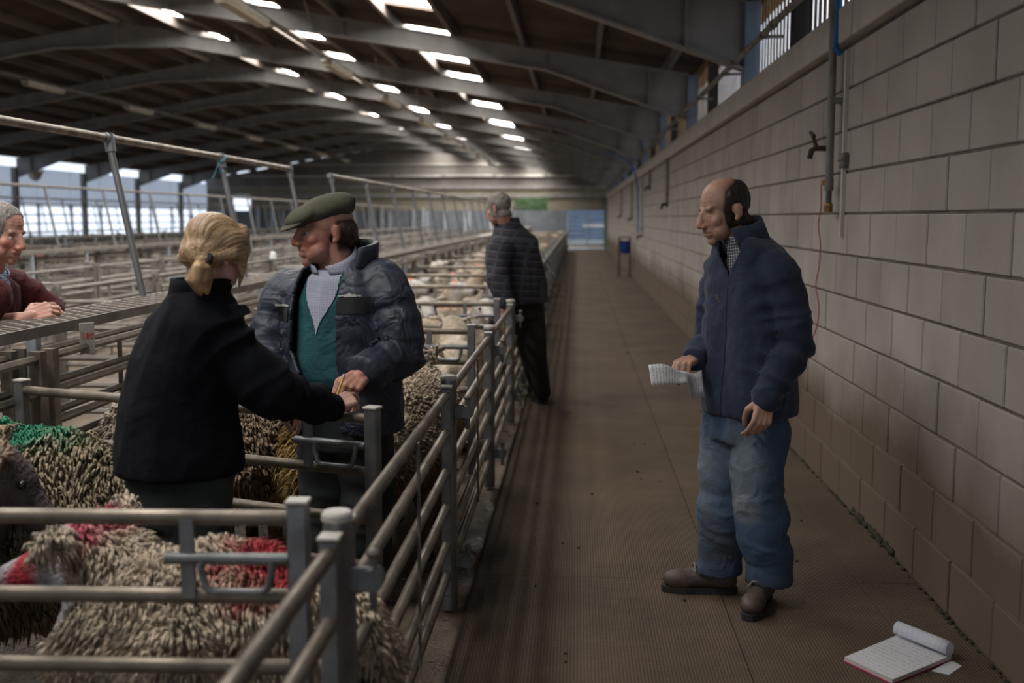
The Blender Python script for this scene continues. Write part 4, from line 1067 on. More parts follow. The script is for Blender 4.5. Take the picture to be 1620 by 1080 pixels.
# ================================================================ the standing man with the sheet of paper
FLEECE_NAVY = mat('navy_fleece', (0.024, 0.038, 0.078), (0.016, 0.026, 0.056), 30, 0.95, bump=0.3, bscale=260, sheen=0.12, wr=(7, 0.55, 0.03))
JEANS = mat('dirty_faded_jeans', (1.0, 1.0, 1.0), (0.80, 0.80, 0.82), 9, 0.9, bump=0.2, bscale=300, attr='Col', wr=(9, 0.6, 0.03))
BOOT_BROWN = mat('muddy_brown_leather', (0.13, 0.085, 0.065), (0.065, 0.05, 0.045), 18, 0.6, bump=0.25, bscale=80)
SOLE = mat('black_rubber_sole', (0.018, 0.018, 0.02), (0.035, 0.03, 0.027), 20, 0.75)
LACE = mat('grey_lace', (0.26, 0.24, 0.22), None, 60, 0.8)
def check_mat(name, base, line, scale, line2=None):
    m, nt, B, N, L = nodes(name)
    tc = N.new('ShaderNodeTexCoord'); mp = N.new('ShaderNodeMapping'); mp.inputs['Rotation'].default_value = (0.1, 0.05, 0.5)
    L.new(tc.outputs['Object'], mp.inputs[0]); out = None; facs = []
    for ax in ('Z', 'X'):
        w = N.new('ShaderNodeTexWave'); w.bands_direction = ax; w.inputs['Scale'].default_value = scale; w.inputs['Distortion'].default_value = 0.3
        L.new(mp.outputs[0], w.inputs['Vector'])
        r = N.new('ShaderNodeMapRange'); r.inputs[1].default_value = 0.80; r.inputs[2].default_value = 0.93; L.new(w.outputs['Fac'], r.inputs[0]); facs.append(r.outputs[0])
    mx = N.new('ShaderNodeMath'); mx.operation = 'MAXIMUM'; L.new(facs[0], mx.inputs[0]); L.new(facs[1], mx.inputs[1])
    mi = N.new('ShaderNodeMix'); mi.data_type = 'RGBA'; mi.inputs[6].default_value = (*base, 1); mi.inputs[7].default_value = (*line, 1); L.new(mx.outputs[0], mi.inputs[0])
    L.new(mi.outputs[2], B.inputs['Base Color']); B.inputs['Roughness'].default_value = 0.92
    return m
SHIRT_CHECK = check_mat('dark_checked_shirt', (0.05, 0.055, 0.07), (0.42, 0.43, 0.45), 28)
HAIR_DARK = mat('dark_brown_hair', (0.030, 0.021, 0.016), (0.018, 0.013, 0.010), 90, 0.5, **HAIRBUMP)
def collar(c0, c1, a0, b0, a1, b1, gap, lat, fw, thick, name, mats, n=30, tilt=0.0):
    """open ring of cloth around the neck with a gap at the front"""
    ang = np.linspace(math.pi / 2 + gap, math.pi / 2 + 2 * math.pi - gap, n); rows = []
    for k in range(4):
        t = k / 3; c = c0 * (1 - t) + c1 * t; a = a0 * (1 - t) + a1 * t; b = b0 * (1 - t) + b1 * t
        rows.append(np.array([c + lat * (math.cos(x) * a) + fw * (math.sin(x) * b) + V(0, 0, tilt * t * math.sin(x)) for x in ang]))
    vv = np.vstack(rows); f = [(i * n + j, i * n + j + 1, (i + 1) * n + j + 1, (i + 1) * n + j) for i in range(3) for j in range(n - 1)]
    m = bpy.data.meshes.new(name); m.from_pydata(vv.tolist(), [], f)
    for x in mats: m.materials.append(x)
    m.shade_smooth(); return m
def thicken(o, t, off=0.0):
    q = o.modifiers.new('thickness', 'SOLIDIFY'); q.thickness = t; q.offset = off; return o
D = 4.36
f_t = unit((-0.80, -0.60, 0)); l_t = unit((0.60, -0.80, 0))                 # chest forward, his left
root = person('balding man in navy fleece and dirty jeans reading a sheet of paper on the walkway', (0.64, 4.36))
HF = Frame(at(1143, 333, D) + V(0, 0, 0.0), (-0.90, -0.34, -0.30), (0, 0, 1), 1.02)
sh_l, el_l, wr_l = at(1232, 428, 4.22), at(1258, 545, 4.20), at(1212, 632, 4.13)
sh_r, el_r, wr_r = at(1142, 425, 4.50), at(1128, 540, 4.50), at(1097, 566, 4.36)
hip_c = at(1178, 655, D); chest = at(1190, 470, D); neck = at(1186, 385, D)
an_r, an_l = V(0.60, 4.44, 0.10), V(0.775, 4.30, 0.10)
kn_r, kn_l = at(1146, 790, 4.42), at(1200, 790, 4.26)
hp_r, hp_l = hip_c - l_t * 0.085 + V(0, 0, -0.06), hip_c + l_t * 0.085 + V(0, 0, -0.06)
g = G(); head_prims(g, HF)
g.cap(HF(0, -0.030, -0.055), neck + V(-0.01, 0, 0.0), 0.060, 0.066)
loft(g, [(hip_c, l_t * 0.14, f_t * 0.09), (chest, l_t * 0.15, f_t * 0.09), (neck - V(0, 0, 0.06), l_t * 0.12, f_t * 0.07)])
for s, e, w in ((sh_l, el_l, wr_l), (sh_r, el_r, wr_r)):
    limb(g, [s, e, w], [0.045, 0.037, 0.026])
for h, k, a in ((hp_l, kn_l, an_l), (hp_r, kn_r, an_r)):
    limb(g, [h, k, a], [0.07, 0.05, 0.035])
hand_prims(g, wr_l, at(1199, 690, 4.08) - wr_l, unit((0.25, -0.95, 0.1)), -1, ((38, 30, 18), (46, 34, 20), (52, 36, 22), (56, 38, 24)), 0.05, 1.0, 1.3, 0.9)
hand_prims(g, wr_r, at(1073, 580, 4.26) - wr_r, unit((-0.35, -0.62, 0.70)), -1, ((42, 45, 30), (55, 50, 35), (62, 55, 35), (66, 55, 35)), 0.03, 0.98, 1.0, 0.2)
def bald(q):
    side = sstep(0.105, 0.050, q[:, 2] + 0.10 * np.clip(q[:, 1] + 0.02, -0.1, 1.0) * 3) * sstep(0.040, 0.000, q[:, 1] + 0.30 * np.clip(q[:, 2] - 0.01, 0, 0.1)) * sstep(-0.08, -0.045, q[:, 2] + 0.12 * np.clip(-q[:, 1], 0, 1))
    ear = np.exp(-(((np.abs(q[:, 0]) - 0.085) / 0.018) ** 2 + ((q[:, 1] + 0.015) / 0.030) ** 2 + ((q[:, 2] + 0.012) / 0.040) ** 2))
    return side * (1 - np.clip(ear * 2.2, 0, 1)) * (np.linalg.norm(q, axis=1) < 0.17)
me = body_mesh(g, HF, (0.56, 0.33, 0.245), ruddy=0.28, hair_mask=lambda q: np.clip(bald(q) * 3.0, 0, 1) * 0.95, hair_col=(0.03, 0.02, 0.016))
hm = hair_from(me, HF, bald, 0.009, 'hair', [HAIR_DARK], 2)
part('body', shift(me, root), root); part('hair', shift(hm, root), root); eyes(root, HF, y=0.0625, look=-0.005)
# fleece
g = G()
loft(g, [(at(1186, 652, D), l_t * 0.195, f_t * 0.155), (at(1186, 630, D), l_t * 0.203, f_t * 0.160), (at(1185, 560, D), l_t * 0.195, f_t * 0.150), (at(1186, 480, D), l_t * 0.187, f_t * 0.135),
         (at(1188, 425, D), l_t * 0.185, f_t * 0.125), (at(1184, 392, D), l_t * 0.140, f_t * 0.115), (at(1176, 376, D), l_t * 0.090, f_t * 0.098)])
limb(g, [sh_l - l_t * 0.03, (sh_l + el_l) / 2 + V(0.012, 0, 0), el_l, (el_l + wr_l) / 2, wr_l + (el_l - wr_l) * 0.05], [0.082, 0.072, 0.066, 0.058, 0.048], 18)
limb(g, [sh_r + l_t * 0.03, (sh_r + el_r) / 2, el_r, (el_r + wr_r) / 2, wr_r + (el_r - wr_r) * 0.10], [0.085, 0.074, 0.066, 0.058, 0.048], 18)
me = blob(g, 0.007, 10, None, 'fleece', [FLEECE_NAVY])
folds(me, [(sh_l, el_l, 0.8), (el_l, wr_l, 1.1), (sh_r, el_r, 0.8), (el_r, wr_r, 1.0)], 0.011, 20, 3, 0.009, 7)
zipm = patch(me, lambda c: (np.abs((c - chest) @ l_t - 0.0) < 0.006) & ((c - chest) @ f_t > 0.02) & (c[:, 2] < 1.36), 0.0025, 'zip', [mat('zip_tape', (0.02, 0.03, 0.055), None, 60, 0.5)])
c = coords(me); vm = ((c - chest) @ f_t > 0.02) & (np.abs((c - chest) @ l_t) < 0.055 * sstep(1.325, 1.43, c[:, 2])) & (c[:, 2] > 1.325)
me, _u = keep_faces(me, ~vm, 'fleece', [FLEECE_NAVY])
thicken(part('fleece_jacket', shift(me, root), root), 0.008, -1)
part('zip', shift(zipm, root), root)
# stand collar, shirt collar
cc = at(1176, 372, D)
cm_ = collar(neck - V(0, 0, 0.035), at(1168, 352, D) + l_t * 0.0, 0.098, 0.092, 0.088, 0.083, 0.42, l_t, f_t, 0.01, 'collar', [FLEECE_NAVY], tilt=-0.028)
thicken(part('collar', shift(cm_, root), root), 0.012)
cm_ = collar(neck - V(0, 0, 0.03), at(1166, 366, D), 0.085, 0.082, 0.074, 0.074, 0.35, l_t, f_t, 0.01, 'shirt_collar', [SHIRT_CHECK], tilt=-0.02)
thicken(part('shirt_collar', shift(cm_, root), root), 0.006)
me = G(); loft(me, [(chest + V(0, 0, -0.05), l_t * 0.10, f_t * 0.110), (chest + V(0, 0, 0.05), l_t * 0.10, f_t * 0.108), (at(1186, 405, D), l_t * 0.075, f_t * 0.090), (at(1178, 378, D), l_t * 0.068, f_t * 0.078)])
part('shirt', shift(me.mesh('shirt', [SHIRT_CHECK]), root), root)
me = G().tube([at(1139, 478, D - 0.20) + V(0, 0, 0), at(1133, 466, D - 0.20)], 0.005, 6).mesh('zip_pull', [OLDSTEEL]); part('zip_pull', shift(me, root), root)
# jeans
g = G()
loft(g, [(hip_c + V(0, 0, -0.10), l_t * 0.165, f_t * 0.12), (hip_c, l_t * 0.175, f_t * 0.13), (hip_c + V(0, 0, 0.10), l_t * 0.165, f_t * 0.12)])
limb(g, [hp_l + l_t * 0.012, (hp_l + kn_l) / 2 + f_t * 0.015, kn_l, (kn_l * 0.5 + an_l * 0.5), an_l + V(0.0, 0, 0.10), an_l + V(0, 0, 0.02)], [0.106, 0.096, 0.080, 0.073, 0.070, 0.071], 18)
limb(g, [hp_r - l_t * 0.012, (hp_r + kn_r) / 2 + f_t * 0.015, kn_r, (kn_r * 0.5 + an_r * 0.5), an_r + V(0.0, 0, 0.10), an_r + V(0, 0, 0.02)], [0.106, 0.096, 0.080, 0.072, 0.069, 0.070], 18)
me = blob(g, 0.008, 4, None, 'jeans', [JEANS])
folds(me, [(hp_l, kn_l, 0.7), (kn_l, an_l, 1.0), (an_l + V(0, 0, 0.18), an_l, 1.6), (hp_r, kn_r, 0.7), (kn_r, an_r, 1.0), (an_r + V(0, 0, 0.18), an_r, 1.6)], 0.013, 15, 8, 0.006, 9)
c, n = coords(me), normals(me); c[:, 2] = np.maximum(c[:, 2], 0.035); setco(me, c)
col = np.array((0.055, 0.105, 0.185))[None].repeat(len(c), 0)
fr_ = np.clip(n @ f_t, 0, 1)
def fade(p, r, k, colr):
    global col
    t = (k * sstep(1.1, 0.2, np.linalg.norm((c - V(*p)) / V(*r), axis=1) + 0.25 * fbm(c * 9, 5, 2)) * sstep(-0.2, 0.5, n @ f_t))[:, None]; col = col * (1 - t) + np.array(colr) * t
for h, k_ in ((hp_l, kn_l), (hp_r, kn_r)):
    fade((h + k_) / 2 + f_t * 0.09, (0.12, 0.12, 0.24), 0.75, (0.21, 0.25, 0.28)); fade(k_ + f_t * 0.07 - V(0, 0, 0.03), (0.10, 0.10, 0.07), 0.5, (0.30, 0.32, 0.33))
t = (0.45 * sstep(0.1, 0.7, fbm(c * 5, 31, 3)))[:, None]; col = col * (1 - t) + np.array((0.10, 0.085, 0.07)) * t
t = (0.6 * sstep(0.22, 0.05, c[:, 2]))[:, None]; col = col * (1 - t) + np.array((0.055, 0.06, 0.075)) * t
setcol(me, col)
hem = c[:, 2] > 0.088 + 0.012 * vnoise(c * 14, 3)
jm_, u_ = keep_faces(me, hem, 'jeans', [JEANS]); setcol(jm_, col[u_]); thicken(part('jeans', shift(jm_, root), root), 0.008, -1)
boot(root, V(0.668, 4.44, 0), V(0.40, 4.45, 0), BOOT_BROWN, SOLE, LACE, 1.03)
boot(root, V(0.79, 4.39, 0), V(0.69, 4.16, 0), BOOT_BROWN, SOLE, LACE, 1.03)
# the sheet of paper in his right hand: bent, printed
def paper_mat(name, base=(0.74, 0.74, 0.76), ink=(0.22, 0.22, 0.26), sc=(1, 1, 1), lines=150.0, words=True):
    m, nt, B, N, L = nodes(name)
    uv = N.new('ShaderNodeUVMap'); uv.uv_map = 'UVMap'
    sp = N.new('ShaderNodeSeparateXYZ'); L.new(uv.outputs[0], sp.inputs[0])
    w = N.new('ShaderNodeTexWave'); w.bands_direction = 'Y'; w.inputs['Scale'].default_value = lines / 20.0; L.new(uv.outputs[0], w.inputs['Vector'])
    r = N.new('ShaderNodeMapRange'); r.inputs[1].default_value = 0.72; r.inputs[2].default_value = 0.80; L.new(w.outputs['Fac'], r.inputs[0]); fac = r.outputs[0]
    if words:
        mp = N.new('ShaderNodeMapping'); mp.inputs['Scale'].default_value = (26, lines / 3.2, 1); L.new(uv.outputs[0], mp.inputs[0])
        no = N.new('ShaderNodeTexNoise'); no.inputs['Scale'].default_value = 1.0; no.inputs['Detail'].default_value = 2; L.new(mp.outputs[0], no.inputs['Vector'])
        q = N.new('ShaderNodeMapRange'); q.inputs[1].default_value = 0.47; q.inputs[2].default_value = 0.53; L.new(no.outputs['Fac'], q.inputs[0])
        mu = N.new('ShaderNodeMath'); mu.operation = 'MULTIPLY'; L.new(fac, mu.inputs[0]); L.new(q.outputs[0], mu.inputs[1]); fac = mu.outputs[0]
    mi = N.new('ShaderNodeMix'); mi.data_type = 'RGBA'; mi.inputs[6].default_value = (*base, 1); mi.inputs[7].default_value = (*ink, 1); L.new(fac, mi.inputs[0])
    L.new(mi.outputs[2], B.inputs['Base Color']); B.inputs['Roughness'].default_value = 0.75
    return m
PRINTED = paper_mat('printed_paper')
def strip_sheet(name, pts_a, pts_b, mats, n=22):
    """ruled sheet between two bent edges (smooth interpolation), with UVs"""
    def interp(P, t):
        P = np.array(P); k = len(P) - 1; x = t * k; i = min(int(x), k - 1); u = x - i
        p0, p1, p2, p3 = P[max(i - 1, 0)], P[i], P[i + 1], P[min(i + 2, k)]
        return 0.5 * (2 * p1 + (p2 - p0) * u + (2 * p0 - 5 * p1 + 4 * p2 - p3) * u * u + (3 * p1 - p0 - 3 * p2 + p3) * u ** 3)
    v, uvs, f = [], [], []
    for i in range(n + 1):
        a, b = interp(pts_a, i / n), interp(pts_b, i / n)
        for j in range(5): v.append(a + (b - a) * j / 4); uvs.append((j / 4, i / n))
    for i in range(n):
        for j in range(4): f.append((i * 5 + j, i * 5 + j + 1, i * 5 + j + 6, i * 5 + j + 5))
    m = bpy.data.meshes.new(name); m.from_pydata([tuple(x) for x in v], [], f)
    ul = m.uv_layers.new(name='UVMap')
    for lp in m.loops: ul.data[lp.index].uv = uvs[lp.vertex_index]
    for x in mats: m.materials.append(x)
    m.shade_smooth(); return m
pa = [at(1026, 577, 4.16), at(1050, 576, 4.18), at(1072, 585, 4.21), at(1087, 588, 4.25), at(1098, 584, 4.28), at(1110, 582, 4.30)]
pb = [at(1031, 610, 4.10), at(1052, 608, 4.12), at(1072, 607, 4.15), at(1089, 607, 4.18), at(1093, 622, 4.20), at(1103, 634, 4.22)]
pa = pa[:4] + [at(1100, 590, 4.27), at(1110, 584, 4.30)]; pb = pb[:3] + [at(1088, 606, 4.17), at(1094, 630, 4.19), at(1116, 626, 4.24)]
pm_ = strip_sheet('paper', pa, pb, [PRINTED])
po = obj('paper_sheet', pm_); thicken(po, 0.0006)
tag(po, 'curled white printed sheet held in the right hand of the standing man', 'paper')
# ================================================================ the man in the flat cap
WAXED = mat('navy_padded_jacket', (0.022, 0.029, 0.050), (0.015, 0.020, 0.036), 10, 0.55, bump=0.15, bscale=60, wr=(8, 0.8, 0.04))
WAXED_GREY = mat('slate_jacket_panel', (0.050, 0.060, 0.086), (0.038, 0.046, 0.068), 10, 0.58, bump=0.15, bscale=60, wr=(8, 0.8, 0.04))
BLACKCLOTH = mat('black_cloth', (0.012, 0.012, 0.014), (0.008, 0.008, 0.009), 20, 0.85)
PIPING = mat('reflective_piping', (0.40, 0.40, 0.38), None, 40, 0.5)
TEAL = mat('teal_overall', (0.011, 0.088, 0.100), (0.007, 0.062, 0.075), 12, 0.85, bump=0.2, bscale=150, wr=(8, 0.6, 0.03))
SHIRT_PALE = check_mat('pale_blue_checked_shirt', (0.40, 0.42, 0.50), (0.28, 0.30, 0.40), 34)
TWEED = mat('olive_tweed', (0.095, 0.085, 0.055), (0.060, 0.056, 0.038), 120, 0.95, bump=0.3, bscale=400)
HAIR_AUBURN = mat('dark_auburn_hair', (0.060, 0.026, 0.016), (0.030, 0.016, 0.011), 80, 0.55, **HAIRBUMP)
DARKTROUSER = mat('dark_work_trousers', (0.020, 0.026, 0.030), (0.012, 0.016, 0.018), 12, 0.9, bump=0.2, bscale=200)
WELLY = mat('black_rubber_boot', (0.015, 0.017, 0.016), (0.03, 0.028, 0.024), 10, 0.5)
D = 4.10
f_t = unit((-0.38, -0.92, 0)); l_t = unit((0.92, -0.38, 0))
root = person('man in flat tweed cap, dark padded jacket and teal overall standing in the pen', (-0.98, 4.25))
HF = Frame(at(512, 366, D), (-0.84, -0.50, -0.10), (0, 0, 1), 1.07)
sh_l, el_l, wr_l = at(612, 450, 4.05), at(636, 562, 3.98), at(572, 592, 3.78)
sh_r, el_r, wr_r = at(452, 460, 4.20), at(424, 560, 4.12), at(430, 605, 3.95)
neck = at(533, 430, D + 0.02); chest = at(540, 500, D); hip_c = at(545, 650, D + 0.03)
g = G(); head_prims(g, HF, 0.011)
g.cap(HF(0, -0.03, -0.06), neck, 0.064, 0.070)
loft(g, [(hip_c, l_t * 0.13, f_t * 0.09), (chest, l_t * 0.14, f_t * 0.09), (neck - V(0, 0, 0.06), l_t * 0.12, f_t * 0.07)])
for s, e, w in ((sh_l, el_l, wr_l), (sh_r, el_r, wr_r)): limb(g, [s, e, w], [0.045, 0.037, 0.027])
hp_r, hp_l = hip_c - l_t * 0.09, hip_c + l_t * 0.09
an_r, an_l = V(hp_r[0] - 0.02, 4.22, 0.10), V(hp_l[0] + 0.0, 4.20, 0.10)
kn_r, kn_l = (hp_r + an_r) / 2, (hp_l + an_l) / 2
for h, k, a in ((hp_l, kn_l, an_l), (hp_r, kn_r, an_r)): limb(g, [h, k, a], [0.07, 0.05, 0.035])
hand_prims(g, wr_l, at(545, 618, 3.66) - wr_l, unit((0.15, -0.75, 0.62)), -1, ((50, 55, 30), (62, 60, 35), (68, 60, 35), (70, 58, 35)), 0.02, 1.05, 0.8, 0.75)
hand_prims(g, wr_r, at(440, 645, 3.85) - wr_r, unit((-0.6, -0.7, 0.2)), 1, ((35, 35, 20),) * 4, 0.03, 1.0, 0.6, 0.4)
def caphair(q):
    return sstep(0.045, 0.03, q[:, 2]) * sstep(-0.01, -0.035, q[:, 1]) * sstep(-0.085, -0.06, q[:, 2]) * (np.linalg.norm(q, axis=1) < 0.16)
me = body_mesh(g, HF, (0.54, 0.27, 0.205), ruddy=0.85, stubble=0.10, brow=(0.20, 0.12, 0.09), hair_mask=caphair, hair_col=(0.05, 0.022, 0.014))
g = G(); g.ell(HF(0, -0.048, -0.004), V(0.084, 0.074, 0.062) * HF.s, HF.R); g.ell(HF(0, -0.080, -0.035), V(0.066, 0.040, 0.042) * HF.s, HF.R)
hm = blob(g, 0.005, 4, None, 'hair', [HAIR_AUBURN]); c, n = coords(hm), normals(hm); q = HF.inv(c); setco(hm, c + n * (0.004 * vnoise(q * np.array([80, 80, 22]), 4))[:, None])
part('body', shift(me, root), root); part('hair', shift(hm, root), root); eyes(root, HF)
# mouth a little open: teeth
part('teeth', shift(G().ell(HF(0, 0.090, -0.0635), V(0.014, 0.006, 0.0035) * 1.03, HF.R).mesh('teeth', [EYEWHITE]), root), root)
# cap: crown and peak
g = G()
def tilt(a): return HF.R @ np.array([[1, 0, 0], [0, math.cos(a), -math.sin(a)], [0, math.sin(a), math.cos(a)]])
g.ell(HF(0, -0.018, 0.078), (0.093, 0.122, 0.052), tilt(-0.22)); g.ell(HF(0, -0.05, 0.085), (0.088, 0.080, 0.050), tilt(0.05)); g.ell(HF(0, 0.070, 0.062), (0.080, 0.070, 0.034), tilt(-0.42))
cm_ = blob(g, 0.005, 4, None, 'crown', [TWEED]); folds(cm_, [], vert=0.003, vf=14, seed=4)
cp_ = part('cap_crown', shift(cm_, root), root)
g = G(); g.ell(HF(0, 0.098, 0.038), (0.070, 0.066, 0.010), tilt(-0.36))
part('peak', shift(blob(g, 0.004, 2, None, 'peak', [TWEED]), root), cp_)
# overall and shirt under the open jacket
g = G()
loft(g, [(at(544, 606, D), l_t * 0.170, f_t * 0.140), (at(543, 592, D), l_t * 0.175, f_t * 0.150), (at(541, 540, D), l_t * 0.172, f_t * 0.145), (at(540, 480, D), l_t * 0.165, f_t * 0.125), (at(537, 440, D), l_t * 0.12, f_t * 0.095), (at(535, 428, D), l_t * 0.08, f_t * 0.07)])
ov = blob(g, 0.0045, 5, None, 'overall', [TEAL]); folds(ov, [], vert=0.006, vf=9, seed=11)
c = coords(ov); q_l, q_f = (c - chest) @ l_t, (c - chest) @ f_t
vm = (q_f > 0) & (np.abs(q_l + 0.015) < 0.075 * sstep(1.10, 1.30, c[:, 2])) & (c[:, 2] > 1.12)
part('overall', shift(ov, root), root)
sm_, used = keep_faces(ov, vm, 'shirt', [SHIRT_PALE]); setco(sm_, coords(sm_) + f_t * 0.004); part('shirt', sm_, root)
cm_ = collar(at(534, 432, D), at(526, 402, D), 0.094, 0.092, 0.086, 0.086, 0.28, l_t, f_t, 0.01, 'shirt_collar', [SHIRT_PALE], tilt=-0.045)
thicken(part('shirt_collar', shift(cm_, root), root), 0.006)
# jacket shell, open down the front
g = G()
loft(g, [(at(548, 676, D), l_t * 0.225, f_t * 0.175), (at(546, 640, D), l_t * 0.228, f_t * 0.182), (at(543, 560, D), l_t * 0.222, f_t * 0.180), (at(541, 495, D), l_t * 0.222, f_t * 0.165), (at(540, 455, D), l_t * 0.205, f_t * 0.140), (at(539, 430, D), l_t * 0.150, f_t * 0.112), (at(538, 415, D), l_t * 0.098, f_t * 0.090)])
limb(g, [sh_l - l_t * 0.03, (sh_l + el_l) / 2 + l_t * 0.015, el_l, (el_l + wr_l) / 2, wr_l + (el_l - wr_l) * 0.08], [0.096, 0.092, 0.084, 0.072, 0.060], 18)
limb(g, [sh_r + l_t * 0.03, (sh_r + el_r) / 2 - l_t * 0.012, el_r, (el_r + wr_r) / 2, wr_r], [0.092, 0.086, 0.076, 0.066, 0.056], 18)
jm = blob(g, 0.0075, 9, None, 'jacket', [WAXED])
folds(jm, [(sh_l, el_l, 1.0), (el_l, wr_l, 1.5), (sh_r, el_r, 1.0), (el_r, wr_r, 1.5)], 0.011, 18, 21, 0.007, 8)
c, n = coords(jm), normals(jm); q_l, q_f = (c - chest) @ l_t, (c - chest) @ f_t
c_ar = np.minimum(np.linalg.norm(c - el_r, axis=1), np.linalg.norm(c - wr_r, axis=1))
d_arm = np.full(len(c), 9.0)
for a, b in ((sh_l, el_l), (el_l, wr_l), (sh_r, el_r), (el_r, wr_r)):
    ab = b - a; t = np.clip((c - a) @ ab / (ab @ ab), 0, 1); d_arm = np.minimum(d_arm, np.linalg.norm(c - a - t[:, None] * ab, axis=1) / 0.112)
lo_e = -0.125 - 0.02 * sstep(1.2, 0.8, c[:, 2]); hi_e = 0.080 + 0.015 * sstep(1.2, 0.8, c[:, 2])
openm = (q_f > 0.02) & (q_l > lo_e) & (q_l < hi_e) & (d_arm > 1.0)
jk, used = keep_faces(jm, ~openm, 'jacket', [WAXED])
band = patch(jk, lambda c: (np.abs(c[:, 2] - (1.232 + 0.02 * ((c - chest) @ l_t))) < 0.032) & ((c - chest) @ f_t > 0.03) & ((c - chest) @ l_t > 0.075) & ((c - chest) @ l_t < 0.205), 0.004, 'chest_band', [BLACKCLOTH])
band2 = patch(jk, lambda c: (np.abs(c[:, 2] - 1.19) < 0.030) & ((c - chest) @ f_t > 0.0) & ((c - chest) @ l_t < -0.135) & ((c - chest) @ l_t > -0.225), 0.004, 'chest_band', [BLACKCLOTH])
pip = [patch(jk, lambda c, z=z, a=a, b=b: (np.abs(c[:, 2] - (z + 0.02 * ((c - chest) @ l_t))) < 0.0065) & ((c - chest) @ f_t > 0.0) & ((c - chest) @ l_t > a) & ((c - chest) @ l_t < b), 0.006, 'piping', [PIPING]) for z, a, b in ((1.268, 0.07, 0.21), (1.226, -0.23, -0.13))]
yoke = patch(jk, lambda c: (c[:, 2] > 1.262) & ((c - chest) @ l_t > -0.4), 0.0015, 'yoke', [WAXED_GREY])
jo = part('jacket', shift(jk, root), root); thicken(jo, 0.014, -1)
for nm, m_ in [('chest_band', band), ('chest_band', band2), ('piping', pip[0]), ('piping', pip[1]), ('yoke', yoke)]:
    if m_ is not None: part(nm, shift(m_, root), jo)
cm_ = collar(at(541, 428, D), at(546, 386, D), 0.128, 0.118, 0.125, 0.105, 0.95, l_t, f_t, 0.01, 'jacket_collar', [WAXED], tilt=-0.02)
thicken(part('jacket_collar', shift(cm_, root), root), 0.02)
cuf = G().tube([wr_l + (el_l - wr_l) * 0.04, wr_l + (el_l - wr_l) * 0.16], [0.050, 0.056], 16).mesh('cuff', [BLACKCLOTH]); part('cuff', shift(cuf, root), root)
# trousers and boots
g = G(); loft(g, [(hip_c + V(0, 0, -0.14), l_t * 0.165, f_t * 0.12), (hip_c, l_t * 0.17, f_t * 0.13), (hip_c + V(0, 0, 0.1), l_t * 0.165, f_t * 0.13)])
for h, k, a in ((hp_l, kn_l, an_l), (hp_r, kn_r, an_r)): limb(g, [h, (h + k) / 2, k, (k + a) / 2, a + V(0, 0, 0.12)], [0.112, 0.104, 0.090, 0.080, 0.075])
tm_ = blob(g, 0.01, 3, None, 'trousers', [DARKTROUSER]); folds(tm_, [(hp_l, kn_l, 1), (kn_l, an_l, 1), (hp_r, kn_r, 1), (kn_r, an_r, 1)], 0.012, 14, 7, 0.005, 8); part('trousers', shift(tm_, root), root)
for a in (an_l, an_r):
    h = V(a[0] + 0.02, a[1] + 0.06, 0); boot(root, h, h + f_t * 0.3, WELLY, SOLE, BLACKCLOTH, 1.05)
# yellow pencil in his left hand
pa_, pb_ = at(543, 597, 3.62), at(531, 631, 3.57)
pt = thing('pencil', 'yellow pencil held downward by the flat-capped man', 'pencil', tuple(pb_))
d_ = unit(pa_ - pb_)
obj('barrel', G().tube([d_ * 0.012, pa_ - pb_], 0.0045, 6).mesh('barrel', [mat('yellow_pencil_paint', (0.62, 0.36, 0.02), None, 30, 0.4)], smooth=False), pt)
obj('ferrule', G().tube([pa_ - pb_, pa_ - pb_ + d_ * 0.012], 0.005, 10).mesh('ferrule', [PALE]), pt)
obj('tip', G().tube([V(0, 0, 0), d_ * 0.012], [0.0008, 0.0045], 6).mesh('tip', [BLACKCLOTH]), pt)
# ================================================================ the woman with the ponytail
BLACKFLEECE = mat('black_fleece', (0.007, 0.008, 0.012), (0.004, 0.005, 0.008), 18, 1.0, bump=0.3, bscale=240, spec=0.2, wr=(6, 0.6, 0.035))
GREENTROUSER = mat('dark_green_trousers', (0.030, 0.042, 0.042), (0.018, 0.026, 0.027), 6, 0.9, bump=0.2, bscale=200)
HAIR_BLONDE = mat('dark_blonde_hair', (1.0, 1.0, 1.0), (0.75, 0.72, 0.70), 40, 0.40, bump=0.25, bscale=200, attr='Col')
MAGENTA = mat('magenta_beads', (0.45, 0.04, 0.28), None, 40, 0.4)
D = 3.20
f_t = unit((0.72, 0.69, 0)); l_t = unit((-0.69, 0.72, 0))
root = person('woman with blonde ponytail in black fleece reaching to the pen gate', (-1.16, 3.12))
HF = Frame(at(342, 402, D), (0.52, 0.80, -0.35), (0, 0, 1), 0.90)
rs_, re_, rw_ = at(352, 518, 3.08) + l_t * 0.07 + V(-0.02, 0.02, 0.01), at(432, 622, 3.16), at(524, 645, 3.40)
ls_, le_, lw_ = at(300, 500, 3.40), at(372, 600, 3.50), at(428, 640, 3.55)
hip_c = at(284, 740, D); waist = at(282, 640, D); chest = at(300, 540, D); neck = at(318, 462, D)
g = G(); head_prims(g, HF, ears=True)
g.cap(HF(0, -0.03, -0.06), neck, 0.050, 0.055)
loft(g, [(hip_c, l_t * 0.12, f_t * 0.09), (chest, l_t * 0.13, f_t * 0.09), (neck - V(0, 0, 0.06), l_t * 0.10, f_t * 0.07)])
for s, e, w in ((rs_, re_, rw_), (ls_, le_, lw_)): limb(g, [s, e, w], [0.042, 0.034, 0.024])
hp_l, hp_r = hip_c + l_t * 0.085, hip_c - l_t * 0.085
an_l, an_r = V(hp_l[0], hp_l[1] + 0.02, 0.10), V(hp_r[0] - 0.01, hp_r[1] - 0.02, 0.10)
kn_l, kn_r = (hp_l + an_l) / 2 + f_t * 0.03, (hp_r + an_r) / 2 + f_t * 0.03
